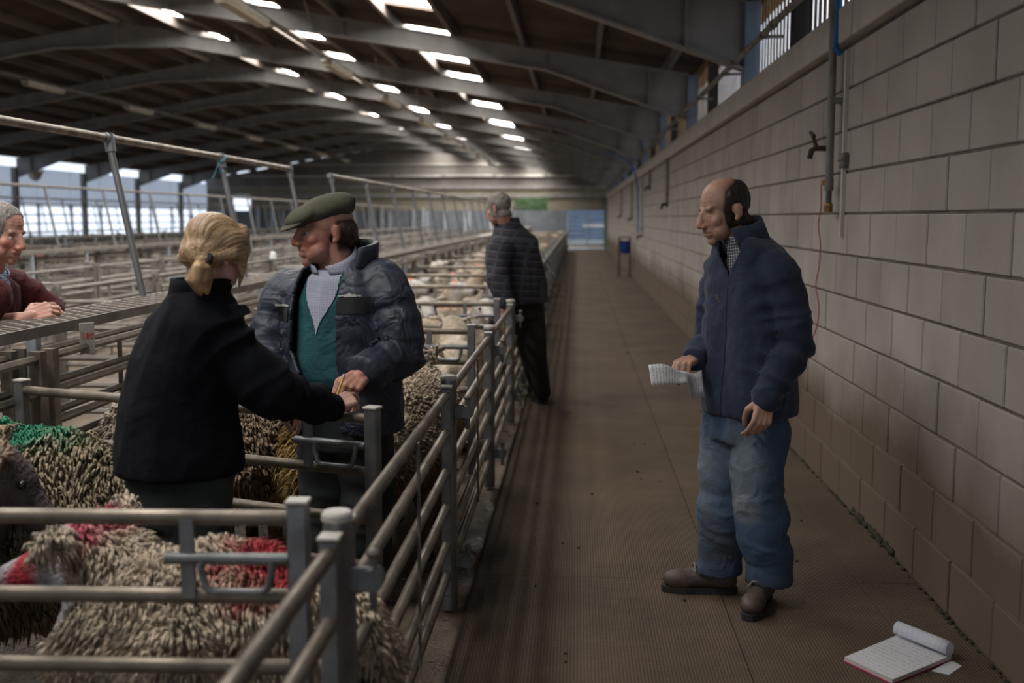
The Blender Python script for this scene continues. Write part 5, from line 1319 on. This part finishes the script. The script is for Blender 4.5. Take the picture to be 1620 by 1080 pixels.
for h, k, a in ((hp_l, kn_l, an_l), (hp_r, kn_r, an_r)): limb(g, [h, k, a], [0.07, 0.05, 0.035])
hand_prims(g, rw_, at(548, 634, 3.45) - rw_, unit((0.05, -0.55, 0.83)), 1, ((20, 25, 15), (48, 55, 35), (55, 58, 35), (58, 58, 35)), 0.02, 0.92, 0.5, 0.2)
hand_prims(g, lw_, f_t + V(0, 0, -0.4), unit((0.0, -0.3, 1.0)), -1, ((35, 35, 20),) * 4, 0.02, 0.9, 0.6, 0.4)
me = body_mesh(g, HF, (0.58, 0.36, 0.29), ruddy=0.55, stubble=0.0)
part('body', shift(me, root), root); eyes(root, HF)
# hair: cap of hair drawn back into a short ponytail, loose strands at the cheek
g = G(); k = HF.s
g.ell(HF(0, -0.020, 0.042), V(0.087, 0.108, 0.092) * k, HF.R); g.ell(HF(0, -0.052, -0.010), V(0.081, 0.074, 0.072) * k, HF.R)
g.ell(HF(0, 0.030, 0.080), V(0.072, 0.058, 0.040) * k, HF.R)
for s in (-1, 1):
    g.tube([HF(0.045 * s, 0.040, 0.095), HF(0.073 * s, 0.044, 0.040), HF(0.079 * s, 0.054, -0.030), HF(0.076 * s, 0.066, -0.095)], V(0.026, 0.022, 0.015, 0.004) * k, 12, rnd=True)
    g.ell(HF(0.060 * s, 0.010, 0.03), V(0.045, 0.07, 0.06) * k, HF.R)
    g.tube([HF(0.080 * s, 0.02, 0.05), HF(0.092 * s, -0.01, 0.0), HF(0.055 * s, -0.085, -0.045)], V(0.022, 0.022, 0.018) * k, 10, rnd=True)
tie = at(321, 413, 3.105)
g.cap(HF(0, -0.09, -0.03), tie, 0.045 * k, 0.020 * k)
hm = blob(g, 0.0045, 9, None, 'hair', [HAIR_BLONDE])
def strands(me, seed, amp):
    """grooves and light/dark streaks that run from the hairline back to the tie"""
    c, n = coords(me), normals(me); q = HF.inv(c); a0 = unit(V(0, 0.75, 0.45))
    w = q - HF.inv(tie[None])[0]; e1 = V(1, 0, 0); e2 = np.cross(a0, e1)
    az = np.arctan2(w @ e1, w @ e2); r = np.linalg.norm(w, axis=1)
    p1 = np.c_[az * 16, r * 9, r * 0]; p2 = np.c_[az * 46, r * 12, r * 0]
    s1, s2 = vnoise(p1, seed), vnoise(p2, seed + 1)
    setco(me, c + n * (amp * (0.6 * s1 + 0.5 * s2))[:, None])
    t = np.clip(0.52 + 0.42 * s1 + 0.40 * s2, 0, 1)[:, None]
    setcol(me, np.array((0.22, 0.125, 0.06)) * (1 - t) + np.array((0.66, 0.46, 0.27)) * t)
strands(hm, 3, 0.0030)
part('hair', shift(hm, root), root)
g = G(); down = V(0, 0, -1)
p1, p2, p3 = at(318, 426, 3.080), at(311, 444, 3.078), at(316, 464, 3.085)
g.tube([tie, p1, p2, p3], [0.018, 0.030, 0.031, 0.010], 16, rnd=True); g.tube([tie, p1 + V(0.012, 0, 0), p2 + V(0.026, 0, 0.0), p3 + V(0.022, 0, 0.004)], [0.014, 0.022, 0.022, 0.008], 14, rnd=True)
pm_ = blob(g, 0.0035, 8, None, 'ponytail', [HAIR_BLONDE]); c, n = coords(pm_), normals(pm_)
s_ = vnoise(np.c_[c[:, 0] * 75, c[:, 1] * 75, c[:, 2] * 9], 9); setco(pm_, c + n * (0.003 * s_)[:, None]); t = np.clip(0.5 + 0.6 * s_, 0, 1)[:, None]; setcol(pm_, np.array((0.22, 0.125, 0.06)) * (1 - t) + np.array((0.60, 0.40, 0.22)) * t)
po = part('ponytail', shift(pm_, root), root)
a_ = [tie + (math.cos(t) * HF.x + math.sin(t) * HF.z * 0.9 + math.sin(t) * HF.y * 0.3) * 0.027 for t in np.linspace(0, 2 * PI, 17)]
part('hair_tie', shift(G().tube(a_, 0.010, 8, cap=False).mesh('hair_tie', [BLACKCLOTH]), root), po)
g = G()
for t in np.linspace(-0.2, 1.2, 12):
    g.ell(neck + V(0.0, 0, 0.035) + (math.cos(t) * (-l_t) + math.sin(t) * f_t) * 0.066, (0.007,) * 3, nu=8, nv=6)
part('necklace', shift(g.mesh('necklace', [MAGENTA]), root), root)
# fleece
g = G()
loft(g, [(at(284, 744, D), l_t * 0.192, f_t * 0.180), (at(284, 715, D), l_t * 0.188, f_t * 0.180), (at(282, 640, D), l_t * 0.175, f_t * 0.165), (at(292, 560, D), l_t * 0.175, f_t * 0.145), (at(306, 505, D), l_t * 0.168, f_t * 0.122), (at(314, 474, D), l_t * 0.115, f_t * 0.09), (at(318, 455, D), l_t * 0.07, f_t * 0.065)])
limb(g, [rs_, (rs_ + re_) / 2 + l_t * 0.02, re_, (re_ + rw_) / 2, rw_ + (re_ - rw_) * 0.02], [0.085, 0.084, 0.074, 0.058, 0.044], 18)
limb(g, [ls_ - l_t * 0.02, (ls_ + le_) / 2, le_, lw_], [0.088, 0.078, 0.066, 0.046], 18)
jm = blob(g, 0.008, 14, None, 'fleece', [BLACKFLEECE])
folds(jm, [(rs_, re_, 1.0), (re_, rw_, 1.3), (waist + V(0, 0, 0.08), waist - V(0, 0, 0.1), 0.8)], 0.012, 15, 31, 0.006, 7)
part('fleece_jacket', shift(jm, root), root)
cm_ = collar(at(314, 470, D), at(322, 440, D), 0.086, 0.082, 0.090, 0.088, 0.7, l_t, f_t, 0.01, 'collar', [BLACKFLEECE], tilt=0.0)
thicken(part('collar', shift(cm_, root), root), 0.014)
fl_ = G().prism([(0, 0.01), (0.045, 0.012), (0.062, -0.012), (0.02, -0.03)], -0.006, 0.006, axis=1).mesh('collar_flap', [BLACKFLEECE]); setco(fl_, coords(fl_) + at(364, 488, 3.08)); part('collar_flap', shift(fl_, root), root)
g = G(); loft(g, [(hip_c + V(0, 0, -0.16), l_t * 0.165, f_t * 0.13), (hip_c + V(0, 0, -0.03), l_t * 0.168, f_t * 0.145), (hip_c + V(0, 0, 0.06), l_t * 0.15, f_t * 0.12)])
for h, kk, a in ((hp_l, kn_l, an_l), (hp_r, kn_r, an_r)): limb(g, [h + V(0, 0, -0.13), (h + kk) / 2 - V(0, 0, 0.05), kk, (kk + a) / 2, a + V(0, 0, 0.1)], [0.100, 0.100, 0.092, 0.082, 0.076])
tm_ = blob(g, 0.01, 3, None, 'trousers', [GREENTROUSER]); folds(tm_, [(hp_l, kn_l, 1), (hp_r, kn_r, 1)], 0.012, 12, 9, 0.007, 7); part('trousers', shift(tm_, root), root)
for a in (an_l, an_r):
    h = V(a[0] - 0.05, a[1] - 0.04, 0); boot(root, h, h + f_t * 0.3, WELLY, SOLE, BLACKCLOTH, 0.95)
# ================================================================ the man in the red jumper leaning on the catwalk
JUMPER = mat('dark_red_jumper', (0.075, 0.009, 0.010), (0.045, 0.006, 0.007), 40, 0.95, bump=0.3, bscale=200, wr=(8, 0.6, 0.03))
HAIR_GREY = mat('short_grey_hair', (0.30, 0.27, 0.24), (0.10, 0.09, 0.08), 130, 0.7, **HAIRBUMP)
SHIRT_BLUE = check_mat('blue_checked_shirt', (0.10, 0.13, 0.24), (0.40, 0.42, 0.50), 26)
D = 4.66
f_t = unit((0.95, -0.25, 0)); l_t = unit((0.25, 0.95, 0))
root = person('grey-haired man in dark red jumper leaning on the mesh catwalk', (-2.86, 4.72))
HF = Frame(at(4, 368, 4.62), (0.93, -0.20, -0.32), (0, 0, 1), 1.04)
neck = at(-22, 438, D); chest = at(-36, 505, D + 0.02); hip_c = V(-2.83, 4.72, 0.93)
rs_, re_, rw_ = at(-28, 470, 4.46), at(-42, 520, 4.52), at(42, 503, 4.58)
ls_, le_, lw_ = at(22, 452, 4.88), at(84, 492, 4.98), at(88, 497, 4.78)
g = G(); head_prims(g, HF, 0.005)
g.cap(HF(0, -0.03, -0.06), neck, 0.064, 0.070)
loft(g, [(hip_c, l_t * 0.14, f_t * 0.09), (chest, l_t * 0.15, f_t * 0.09), (neck - V(0, 0, 0.07), l_t * 0.13, f_t * 0.08)])
limb(g, [rs_, re_, (re_ + rw_) / 2, rw_], [0.052, 0.047, 0.042, 0.029]); limb(g, [ls_, le_, lw_], [0.050, 0.042, 0.029])
hp_l, hp_r = hip_c + l_t * 0.09, hip_c - l_t * 0.09
an_l, an_r = V(-2.88, 4.84, 0.1), V(-2.90, 4.62, 0.1); kn_l, kn_r = (hp_l + an_l) / 2, (hp_r + an_r) / 2
for h, k, a in ((hp_l, kn_l, an_l), (hp_r, kn_r, an_r)): limb(g, [h, k, a], [0.07, 0.05, 0.035])
hand_prims(g, rw_, at(84, 488, 4.66) - rw_, unit((0.15, -0.85, 0.50)), 1, ((30, 40, 20), (36, 44, 22), (40, 46, 22), (44, 46, 22)), 0.03, 1.08, 0.2, 0.2)
hand_prims(g, lw_, at(60, 484, 4.62) - lw_, unit((0.55, 0.25, 0.80)), -1, ((30, 40, 25), (36, 42, 25), (40, 44, 25), (42, 44, 25)), 0.03, 1.05, 0.2, 0.2)
def greyhair(q):
    return sstep(0.125, 0.075, q[:, 2] + 1.1 * np.clip(q[:, 1] - 0.015, 0, 1)) * sstep(0.055, 0.025, q[:, 1] - 0.25 * np.clip(q[:, 2] - 0.03, 0, 1)) * sstep(-0.085, -0.05, q[:, 2] + 0.3 * np.clip(-q[:, 1], -0.05, 0.05)) * (np.linalg.norm(q, axis=1) < 0.17)
def greyhair2(q):
    ear = np.exp(-(((np.abs(q[:, 0]) - 0.085) / 0.018) ** 2 + ((q[:, 1] + 0.015) / 0.028) ** 2 + ((q[:, 2] + 0.012) / 0.036) ** 2))
    return np.maximum(greyhair(q), sstep(0.06, 0.085, q[:, 2]) * sstep(0.06, 0.035, q[:, 1]) * (np.linalg.norm(q, axis=1) < 0.17)) * (1 - np.clip(ear * 2.2, 0, 1))
me = body_mesh(g, HF, (0.52, 0.27, 0.21), ruddy=0.7, stubble=0.15, brow=(0.22, 0.18, 0.15), hair_mask=lambda q: greyhair2(q) * 0.8, hair_col=(0.18, 0.16, 0.14))
hm = hair_from(me, HF, greyhair2, 0.0045, 'hair', [HAIR_GREY], 12, 0.003)
part('body', shift(me, root), root); part('hair', shift(hm, root), root); eyes(root, HF)
g = G()
loft(g, [(hip_c + V(0.0, 0, 0.0), l_t * 0.18, f_t * 0.14), (hip_c * 0.5 + chest * 0.5, l_t * 0.19, f_t * 0.145), (chest, l_t * 0.195, f_t * 0.135), (neck - V(0.02, 0, 0.05), l_t * 0.165, f_t * 0.11), (neck + V(0, 0, 0.0), l_t * 0.085, f_t * 0.085)])
limb(g, [rs_ + l_t * 0.03, (rs_ + re_) / 2, re_, re_ + (rw_ - re_) * 0.12], [0.092, 0.080, 0.068, 0.060]); limb(g, [ls_ - l_t * 0.03, (ls_ + le_) / 2, le_, le_ + (lw_ - le_) * 0.15], [0.086, 0.075, 0.062, 0.052])
jm = blob(g, 0.008, 4, None, 'jumper', [JUMPER]); folds(jm, [(rs_, re_, 1), (ls_, le_, 1)], 0.010, 16, 5, 0.006, 8); part('jumper', shift(jm, root), root)
g = G(); loft(g, [(chest + f_t * 0.085 + V(0, 0, 0.06), l_t * 0.03, f_t * 0.06), (neck + f_t * 0.045 - V(0, 0, 0.03), l_t * 0.06, f_t * 0.06), (neck + V(0.01, 0, 0.03), l_t * 0.066, f_t * 0.066)])
part('shirt', shift(g.mesh('shirt', [SHIRT_BLUE]), root), root)
cm_ = collar(neck - V(0, 0, 0.01), neck + V(0.02, 0, 0.045), 0.088, 0.085, 0.078, 0.078, 0.3, l_t, f_t, 0.01, 'shirt_collar', [SHIRT_BLUE], tilt=-0.04); thicken(part('shirt_collar', shift(cm_, root), root), 0.006)
g = G(); loft(g, [(hip_c + V(0, 0, -0.14), l_t * 0.165, f_t * 0.12), (hip_c + V(0, 0, 0.05), l_t * 0.17, f_t * 0.13)])
for h, k, a in ((hp_l, kn_l, an_l), (hp_r, kn_r, an_r)): limb(g, [h, k, a + V(0, 0, 0.1)], [0.11, 0.092, 0.078])
part('trousers', shift(blob(g, 0.012, 3, None, 'trousers', [DARKTROUSER]), root), root)
for a in (an_l, an_r):
    h = V(a[0] - 0.06, a[1], 0); boot(root, h, h + f_t * 0.3, WELLY, SOLE, BLACKCLOTH, 1.0)
# ================================================================ the man in the plaid jacket bending over the fence
def plaid_mat():
    m, nt, B, N, L = nodes('navy_plaid_wool')
    tc = N.new('ShaderNodeTexCoord'); mp = N.new('ShaderNodeMapping'); mp.inputs['Rotation'].default_value = (0.0, -0.10, 0.45); L.new(tc.outputs['Object'], mp.inputs[0])
    prev = None; base = (0.018, 0.023, 0.038, 1)
    for ax, sc, ph, colr, th in (('Z', 5.4, 0.0, (0.080, 0.074, 0.080, 1), 0.93), ('Z', 5.4, 2.2, (0.055, 0.038, 0.036, 1), 0.96), ('X', 3.4, 0.0, (0.05, 0.052, 0.065, 1), 0.93)):
        w = N.new('ShaderNodeTexWave'); w.bands_direction = ax; w.inputs['Scale'].default_value = sc; w.inputs['Phase Offset'].default_value = ph; w.inputs['Distortion'].default_value = 0.25
        L.new(mp.outputs[0], w.inputs['Vector'])
        r = N.new('ShaderNodeMapRange'); r.inputs[1].default_value = th - 0.05; r.inputs[2].default_value = th; L.new(w.outputs['Fac'], r.inputs[0])
        mi = N.new('ShaderNodeMix'); mi.data_type = 'RGBA'; L.new(r.outputs[0], mi.inputs[0]); mi.inputs[7].default_value = colr
        if prev is None: mi.inputs[6].default_value = base
        else: L.new(prev, mi.inputs[6])
        prev = mi.outputs[2]
    L.new(prev, B.inputs['Base Color']); B.inputs['Roughness'].default_value = 0.95; return m
PLAID = plaid_mat()
D = 8.75
f_t = unit((-0.66, 0.75, 0)); l_t = unit((-0.75, -0.66, 0))
root = person('grey-haired man in navy plaid jacket bending over the fence with his back turned', (-0.30, 9.0))
HF = Frame(at(788, 330, 8.70), (-0.80, 0.45, -0.30), (0, 0, 1), 1.02)
neck = at(803, 362, D); chest = at(812, 400, D); hip_c = at(828, 480, 8.86)
ls_, le_, lw_ = at(786, 392, 8.52), at(786, 440, 8.45), at(798, 476, 8.42)
rs_, re_, rw_ = at(838, 388, 8.98), at(836, 432, 9.02), at(812, 470, 8.98)
hp_l, hp_r = hip_c + l_t * 0.085, hip_c - l_t * 0.085
an_r, an_l = V(-0.285, 9.0, 0.10), V(-0.33, 9.25, 0.10)
kn_r, kn_l = at(850, 570, 8.95), at(838, 560, 9.1)
g = G(); head_prims(g, HF)
g.cap(HF(0, -0.03, -0.06), neck, 0.060, 0.066)
loft(g, [(hip_c, l_t * 0.14, f_t * 0.09), (chest, l_t * 0.15, f_t * 0.09), (neck - V(0, 0, 0.05), l_t * 0.12, f_t * 0.07)])
for s, e, w in ((ls_, le_, lw_), (rs_, re_, rw_)): limb(g, [s, e, w], [0.045, 0.037, 0.027])
for h, k, a in ((hp_l, kn_l, an_l), (hp_r, kn_r, an_r)): limb(g, [h, k, a], [0.07, 0.05, 0.035])
hand_prims(g, lw_, V(0.2, 0.1, -1.0), unit((0.6, -0.8, 0)), 1, ((40, 45, 30),) * 4, 0.03, 1.0, 0.5, 0.4)
hand_prims(g, rw_, V(-0.6, 0.2, -0.8), unit((0.8, 0.3, 0.3)), -1, ((30, 35, 20),) * 4, 0.03, 1.0, 0.5, 0.4)
def backhair(q):
    top = np.exp(-((q[:, 0] / 0.045) ** 2 + ((q[:, 1] + 0.02) / 0.04) ** 2)) * (q[:, 2] > 0.06)
    return np.maximum(greyhair2(q) * (1 - 0.9 * top), 0)
me = body_mesh(g, HF, (0.50, 0.28, 0.22), voxel=0.0055, ruddy=0.6, hair_mask=lambda q: backhair(q) * 0.8, hair_col=(0.17, 0.155, 0.14))
hm = hair_from(me, HF, backhair, 0.008, 'hair', [HAIR_GREY], 15, 0.003)
part('body', shift(me, root), root); part('hair', shift(hm, root), root); eyes(root, HF)
g = G()
loft(g, [(at(824, 478, 8.82), l_t * 0.225, f_t * 0.17), (at(822, 450, 8.80), l_t * 0.225, f_t * 0.18), (at(816, 415, 8.78), l_t * 0.225, f_t * 0.165), (at(812, 385, D), l_t * 0.21, f_t * 0.14), (at(808, 365, D), l_t * 0.14, f_t * 0.105), (at(804, 352, D), l_t * 0.085, f_t * 0.085)])
limb(g, [ls_ - l_t * 0.03, (ls_ + le_) / 2, le_, lw_], [0.095, 0.082, 0.072, 0.055]); limb(g, [rs_ + l_t * 0.03, (rs_ + re_) / 2, re_, rw_], [0.095, 0.082, 0.072, 0.055])
jm = blob(g, 0.010, 4, None, 'jacket', [PLAID]); folds(jm, [(ls_, le_, 1), (le_, lw_, 1), (rs_, re_, 1)], 0.012, 14, 8, 0.008, 7); jo = part('plaid_jacket', shift(jm, root), root)
cm_ = collar(at(807, 364, D), at(802, 344, D), 0.10, 0.095, 0.088, 0.085, 0.5, l_t, f_t, 0.01, 'collar', [PLAID]); thicken(part('collar', shift(cm_, root), root), 0.016)
g = G(); loft(g, [(hip_c + V(0, 0, -0.12), l_t * 0.16, f_t * 0.12), (hip_c, l_t * 0.165, f_t * 0.13), (hip_c + V(0, 0, 0.08), l_t * 0.16, f_t * 0.12)])
for h, k, a in ((hp_l, kn_l, an_l), (hp_r, kn_r, an_r)): limb(g, [h, (h + k) / 2, k, (k + a) / 2, a], [0.108, 0.098, 0.084, 0.078, 0.075])
tm_ = blob(g, 0.012, 3, None, 'trousers', [BLACKCLOTH]); c = coords(tm_); c[:, 2] = np.maximum(c[:, 2], 0.04); setco(tm_, c); part('trousers', shift(tm_, root), root)
for a in (an_l, an_r):
    h = V(a[0] + 0.03, a[1] - 0.03, 0); boot(root, h, h + unit(f_t + V(0.35, 0, 0)) * 0.3, WELLY, SOLE, BLACKCLOTH, 1.0)
# ================================================================ small things on the wall and floor
# hanging steel pipe with valve, tap, junction box, red string
ZP0, ZP1 = 1.585, 3.05
t = thing('drop_pipe', 'upright grey water pipe with brass end hanging on the near block wall', 'pipe', (1.405, 6.25, 0))
obj('pipe', G().tube([(0, 0.02, ZP1), (0.0, 0, ZP0 + 0.12)], 0.022, 12).mesh('pipe', [OLDSTEEL]), t)
obj('lower_pipe', G().tube([(0, 0, ZP0 + 0.13), (0, 0, ZP0 + 0.03)], 0.017, 12).mesh('lower_pipe', [mat('dark_grey_hose', (0.10, 0.10, 0.10), None, 10, 0.6)]), t)
obj('coupling', G().tube([(0, 0, ZP0 + 0.19), (0, 0, ZP0 + 0.12)], 0.026, 12).mesh('coupling', [OLDSTEEL]), t)
obj('brass_end', G().tube([(0, 0, ZP0 + 0.05), (0, 0, ZP0 + 0.035), (0, 0, ZP0 + 0.03), (0, 0, ZP0)], [0.022, 0.027, 0.024, 0.026], 8).mesh('brass_end', [BRASS], smooth=False), t)
vl = obj('valve', G().box((-0.018, 0.045, ZP0 + 0.165), (0.03, 0.06, 0.028), b=0.004).tube([(0, 0.02, ZP0 + 0.165), (-0.01, 0.06, ZP0 + 0.165)], 0.012, 8).mesh('valve', [mat('orange_brass_valve', (0.45, 0.26, 0.07), (0.3, 0.17, 0.05), 20, 0.45, 0.4)]), t)
obj('pipe_clip', G().box((0.03, 0, 2.2), (0.05, 0.06, 0.03)).box((0.03, 0, 2.85), (0.05, 0.06, 0.03)).mesh('pipe_clip', [OLDSTEEL], smooth=False), t)
rs = np.random.RandomState(9)
zz = np.linspace(ZP0 + 0.15, 0.83, 26)
pts = [(1.375 + 0.008 * math.sin(i * 0.7), 6.31 + 0.018 * math.sin(i * 0.55) + 0.012 * math.sin(i * 1.3) + (0.06 * max(0, i - 21) / 4), z) for i, z in enumerate(zz)]
tag(obj('string', G().tube(pts, 0.0035, 6).mesh('string', [mat('red_string', (0.50, 0.10, 0.11), (0.4, 0.07, 0.08), 60, 0.9)])), 'thin red string dangling from the brass valve on the block wall', 'string')
t = thing('tap', 'rusty standpipe tap sticking out of the block wall beside the drop pipe', 'tap', (1.45, 6.60, 1.96))
obj('spout', G().tube([(0.02, 0, 0.0), (-0.05, 0, 0.0), (-0.075, 0, -0.012), (-0.085, 0, -0.06)], [0.018, 0.016, 0.017, 0.016], 10).mesh('spout', [RUST]), t)
obj('stem', G().tube([(-0.045, 0, 0), (-0.06, 0.05, 0.075)], [0.016, 0.009], 8).mesh('stem', [RUST]), t)
obj('handle', G().tube([(-0.06, 0.045, 0.08), (-0.06, 0.10, 0.095), (-0.06, 0.01, 0.062)], 0.010, 8).tube([(-0.06, 0.0, 0.07), (-0.06, 0.11, 0.10)], 0.011, 8).mesh('handle', [RUST]), t)
t = thing('junction_box', 'small grey metal box fixed to the wall behind the drop pipe', 'box', (1.445, 6.10, 1.865))
obj('box_body', G().box((0, 0, 0), (0.03, 0.11, 0.08), b=0.004).mesh('box_body', [OLDSTEEL], smooth=False), t)
scm = G().ell((0, 0, 0), (0.006, 0.006, 0.006), nu=8, nv=5).mesh('screw', [RUST])
for a in (-0.04, 0.04): obj('screw', scm, t, (-0.016, a, 0.0))
tag(obj('cable', G().tube([(1.425, 6.20, 3.3), (1.422, 6.20, 2.9), (1.405, 6.17, 2.62), (1.395, 6.16, 2.47), (1.43, 6.165, 2.44)], 0.018, 8).mesh('cable', [mat('bright_blue_hose', (0.02, 0.16, 0.42), None, 10, 0.5)])), 'bright blue hose running down beside the drop pipe over the coping', 'hose')
tag(obj('conduit_strip', G().box((1.452, 6.12, 1.95), (0.02, 0.03, 1.0)).mesh('conduit_strip', [CONCRETE], smooth=False)), 'pale upright cable strip on the blocks behind the drop pipe', 'conduit')
# further drop pipes along the wall, each ending in a tap
for i, (y, z0) in enumerate([(17.6, 1.72), (21.9, 2.10), (24.5, 1.10), (29.0, 1.48), (36.0, 1.55)]):
    lb = ['drop pipe with tap on the wall just ahead of the bald man', 'short drop pipe with hooked tap under the coping', 'thin pale pipe running down the wall to the blue bucket stand', 'small distant drop pipe with tap past the bucket stand', 'furthest drop pipe with tap on the block wall'][i]
    t = thing('drop_pipe', lb, 'pipe', (1.42, y, 0))
    obj('pipe', G().tube([(0, 0, 2.5), (0, 0, z0)], 0.022, 8).mesh('pipe', [OLDSTEEL if i != 2 else PALEPOST]), t)
    obj('tap', G().tube([(0, 0, z0 + 0.05), (-0.08, -0.10, z0 + 0.04), (-0.1, -0.12, z0 - 0.03)], 0.022, 8).tube([(0.0, 0, z0 + 0.18), (0.0, -0.12, z0 + 0.20)], 0.018, 8).mesh('tap', [RUST]), t)
BLUEHOSE = bpy.data.materials['bright_blue_hose']
tag(obj('overhead_hose', G().tube([(0.55, 26, 3.10), (0.8, 26, 3.05), (1.1, 25.6, 2.9), (1.3, 25.2, 2.6), (1.36, 25.0, 2.2), (1.37, 25.0, 1.2)], 0.018, 8).mesh('overhead_hose', [BLUEHOSE])), 'blue hose looping from the rafters down the far block wall', 'hose')
# stand with a blue bucket by the wall
t = thing('bucket_stand', 'narrow steel stand with blue bucket against the far block wall', 'stand', (1.25, 28.6, 0))
for x in (-0.16, 0.12):
    for y in (-0.12, 0.12): obj('leg', shared('bsleg', lambda: G().box((0, 0, 0.53), (0.035, 0.035, 1.06)).mesh('leg', [mat('dark_green_stand', (0.05, 0.055, 0.045), None, 8, 0.7)], smooth=False)), t, (x, y, 0))
obj('top_bar', G().box((-0.02, 0, 1.05), (0.32, 0.28, 0.03)).mesh('top_bar', [OLDSTEEL], smooth=False), t)
obj('shelf', G().box((-0.02, 0, 0.62), (0.30, 0.26, 0.025)).mesh('shelf', [OLDSTEEL], smooth=False), t)
bk_ = thing('bucket', 'round blue bucket held in the steel stand by the far block wall', 'bucket', (1.24, 28.55, 0.635))
obj('tub', G().tube([(0, 0, 0), (0, 0, 0.05), (0, 0, 0.28), (0, 0, 0.31)], [0.10, 0.115, 0.14, 0.145], 18).mesh('tub', [mat('blue_plastic', (0.015, 0.06, 0.32), None, 8, 0.4)]), bk_)
obj('rim', G().tube([(0.148 * math.cos(a), 0.148 * math.sin(a), 0.31) for a in np.linspace(0, 2 * PI, 19)], 0.008, 6, cap=False).mesh('rim', [bpy.data.materials['blue_plastic']]), bk_)
# notepad on the floor
RULED = paper_mat('ruled_notepaper', (0.70, 0.71, 0.76), (0.45, 0.48, 0.62), lines=120.0, words=False)
HANDW = paper_mat('handwritten_notepaper', (0.72, 0.73, 0.77), (0.52, 0.54, 0.63), lines=90.0, words=True)
PINK = mat('magenta_card', (0.42, 0.02, 0.13), None, 20, 0.5)
c0, c1, c2, c3 = V(0.949, 3.745, 0), V(1.064, 3.563, 0), V(1.329, 3.779, 0), V(1.200, 3.968, 0)   # front-left, front, right, back
n_ = thing('notepad', 'open notepad with pink cover and rolled-back page lying on the walkway', 'notepad', tuple((c0 + c1 + c2 + c3) / 4))
org = (c0 + c1 + c2 + c3) / 4
def quadprism(a, b, c, d, z0, z1, mats, name):
    g = G(); v = [tuple(p[:2] - org[:2]) for p in (a, b, c, d)]
    return g.prism(v, z0, z1, axis=2).mesh(name, mats, smooth=False)
ex = lambda p, k: org + (p - org) * k
obj('back_cover', quadprism(ex(c0, 1.03), ex(c1, 1.03), ex(c2, 1.03), ex(c3, 1.03), 0.001, 0.004, [PINK], 'back_cover'), n_)
obj('page_block', quadprism(c0, c1, c2, c3, 0.004, 0.016, [PALE], 'page_block'), n_)
pg = strip_sheet('top_page', [c0 - org + V(0, 0, 0.0175), (c0 + c3) / 2 - org + V(0, 0, 0.0175), c3 - org + V(0, 0, 0.018)], [c1 - org + V(0, 0, 0.0175), (c1 + c2) / 2 - org + V(0, 0, 0.0175), c2 - org + V(0, 0, 0.018)], [HANDW], 12)
obj('top_page', pg, n_)
axv = unit(c3 - c0); rollA, rollB = [], []
for a in np.linspace(-0.5 * PI, 1.15 * PI, 12):
    o_ = axv * (0.026 * math.cos(a) - 0.012) + V(0, 0, 0.044 + 0.026 * math.sin(a))
    rollA.append(c3 - org + o_); rollB.append(c2 - org + o_)
ro = obj('rolled_page', strip_sheet('rolled_page', rollA, rollB, [RULED], 24), n_); thicken(ro, 0.003)
obj('loose_page', quadprism(c1 + (c2 - c1) * 0.55 + V(0.02, -0.0, 0), c1 + (c2 - c1) * 0.62 + V(0.05, -0.045, 0), c2 + V(0.02, -0.05, 0), c2 + V(0, 0.0, 0), 0.0005, 0.0015, [RULED], 'loose_page'), n_)
# droppings on the walkway
DUNG = mat('dark_dung', (0.03, 0.02, 0.012), None, 40, 0.9)
g = G(); rs = np.random.RandomState(2)
for i in range(46):
    x, y = rs.uniform(-0.35, 1.35), 3.4 + 12 * rs.rand() ** 1.6; r = rs.uniform(0.004, 0.010)
    g.ell((x, y, r * 0.5), (r, r * 1.3, r * 0.7), nu=7, nv=4)
tag(obj('droppings', g.mesh('droppings', [DUNG])), 'scattered dark droppings on the brown walkway', 'droppings', kind='stuff')
# straw and shavings on the wet pen floor
STRAW = mat('pale_straw', (0.42, 0.36, 0.26), (0.28, 0.22, 0.15), 30, 0.8, rand=0.2)
g = G()
for i in range(1400):
    x, y = rs.uniform(-2.1, -0.46), rs.uniform(2.3, 6.2); a = rs.uniform(0, PI); L_ = rs.uniform(0.006, 0.03)
    g.box((x, y, -0.012), (L_, 0.003, 0.003), R=[[math.cos(a), -math.sin(a), 0], [math.sin(a), math.cos(a), 0], [0, 0, 1]])
tag(obj('straw', g.mesh('straw', [STRAW], smooth=False)), 'loose straw and shavings scattered over the wet pen floor', 'straw', kind='stuff')
# wall lamp on the far left eaves
t = thing('bulkhead_lamp', 'round cream bulkhead lamp under the far eaves of the open side', 'lamp', (-18.35, 36.2, 2.95))
obj('bowl', G().tube([(0, 0, 0.12), (0, 0, 0.05), (0, 0, -0.08), (0, 0, -0.16)], [0.22, 0.23, 0.18, 0.06], 16).mesh('bowl', [PLASTIC]), t)
obj('base', G().tube([(0, 0, 0.12), (0, 0, 0.18)], 0.30, 16).mesh('base', [PALE]), t)
obj('arm', G().tube([(0, 0, 0.17), (-0.3, 0, 0.30)], 0.03, 8).mesh('arm', [OLDSTEEL]), t)
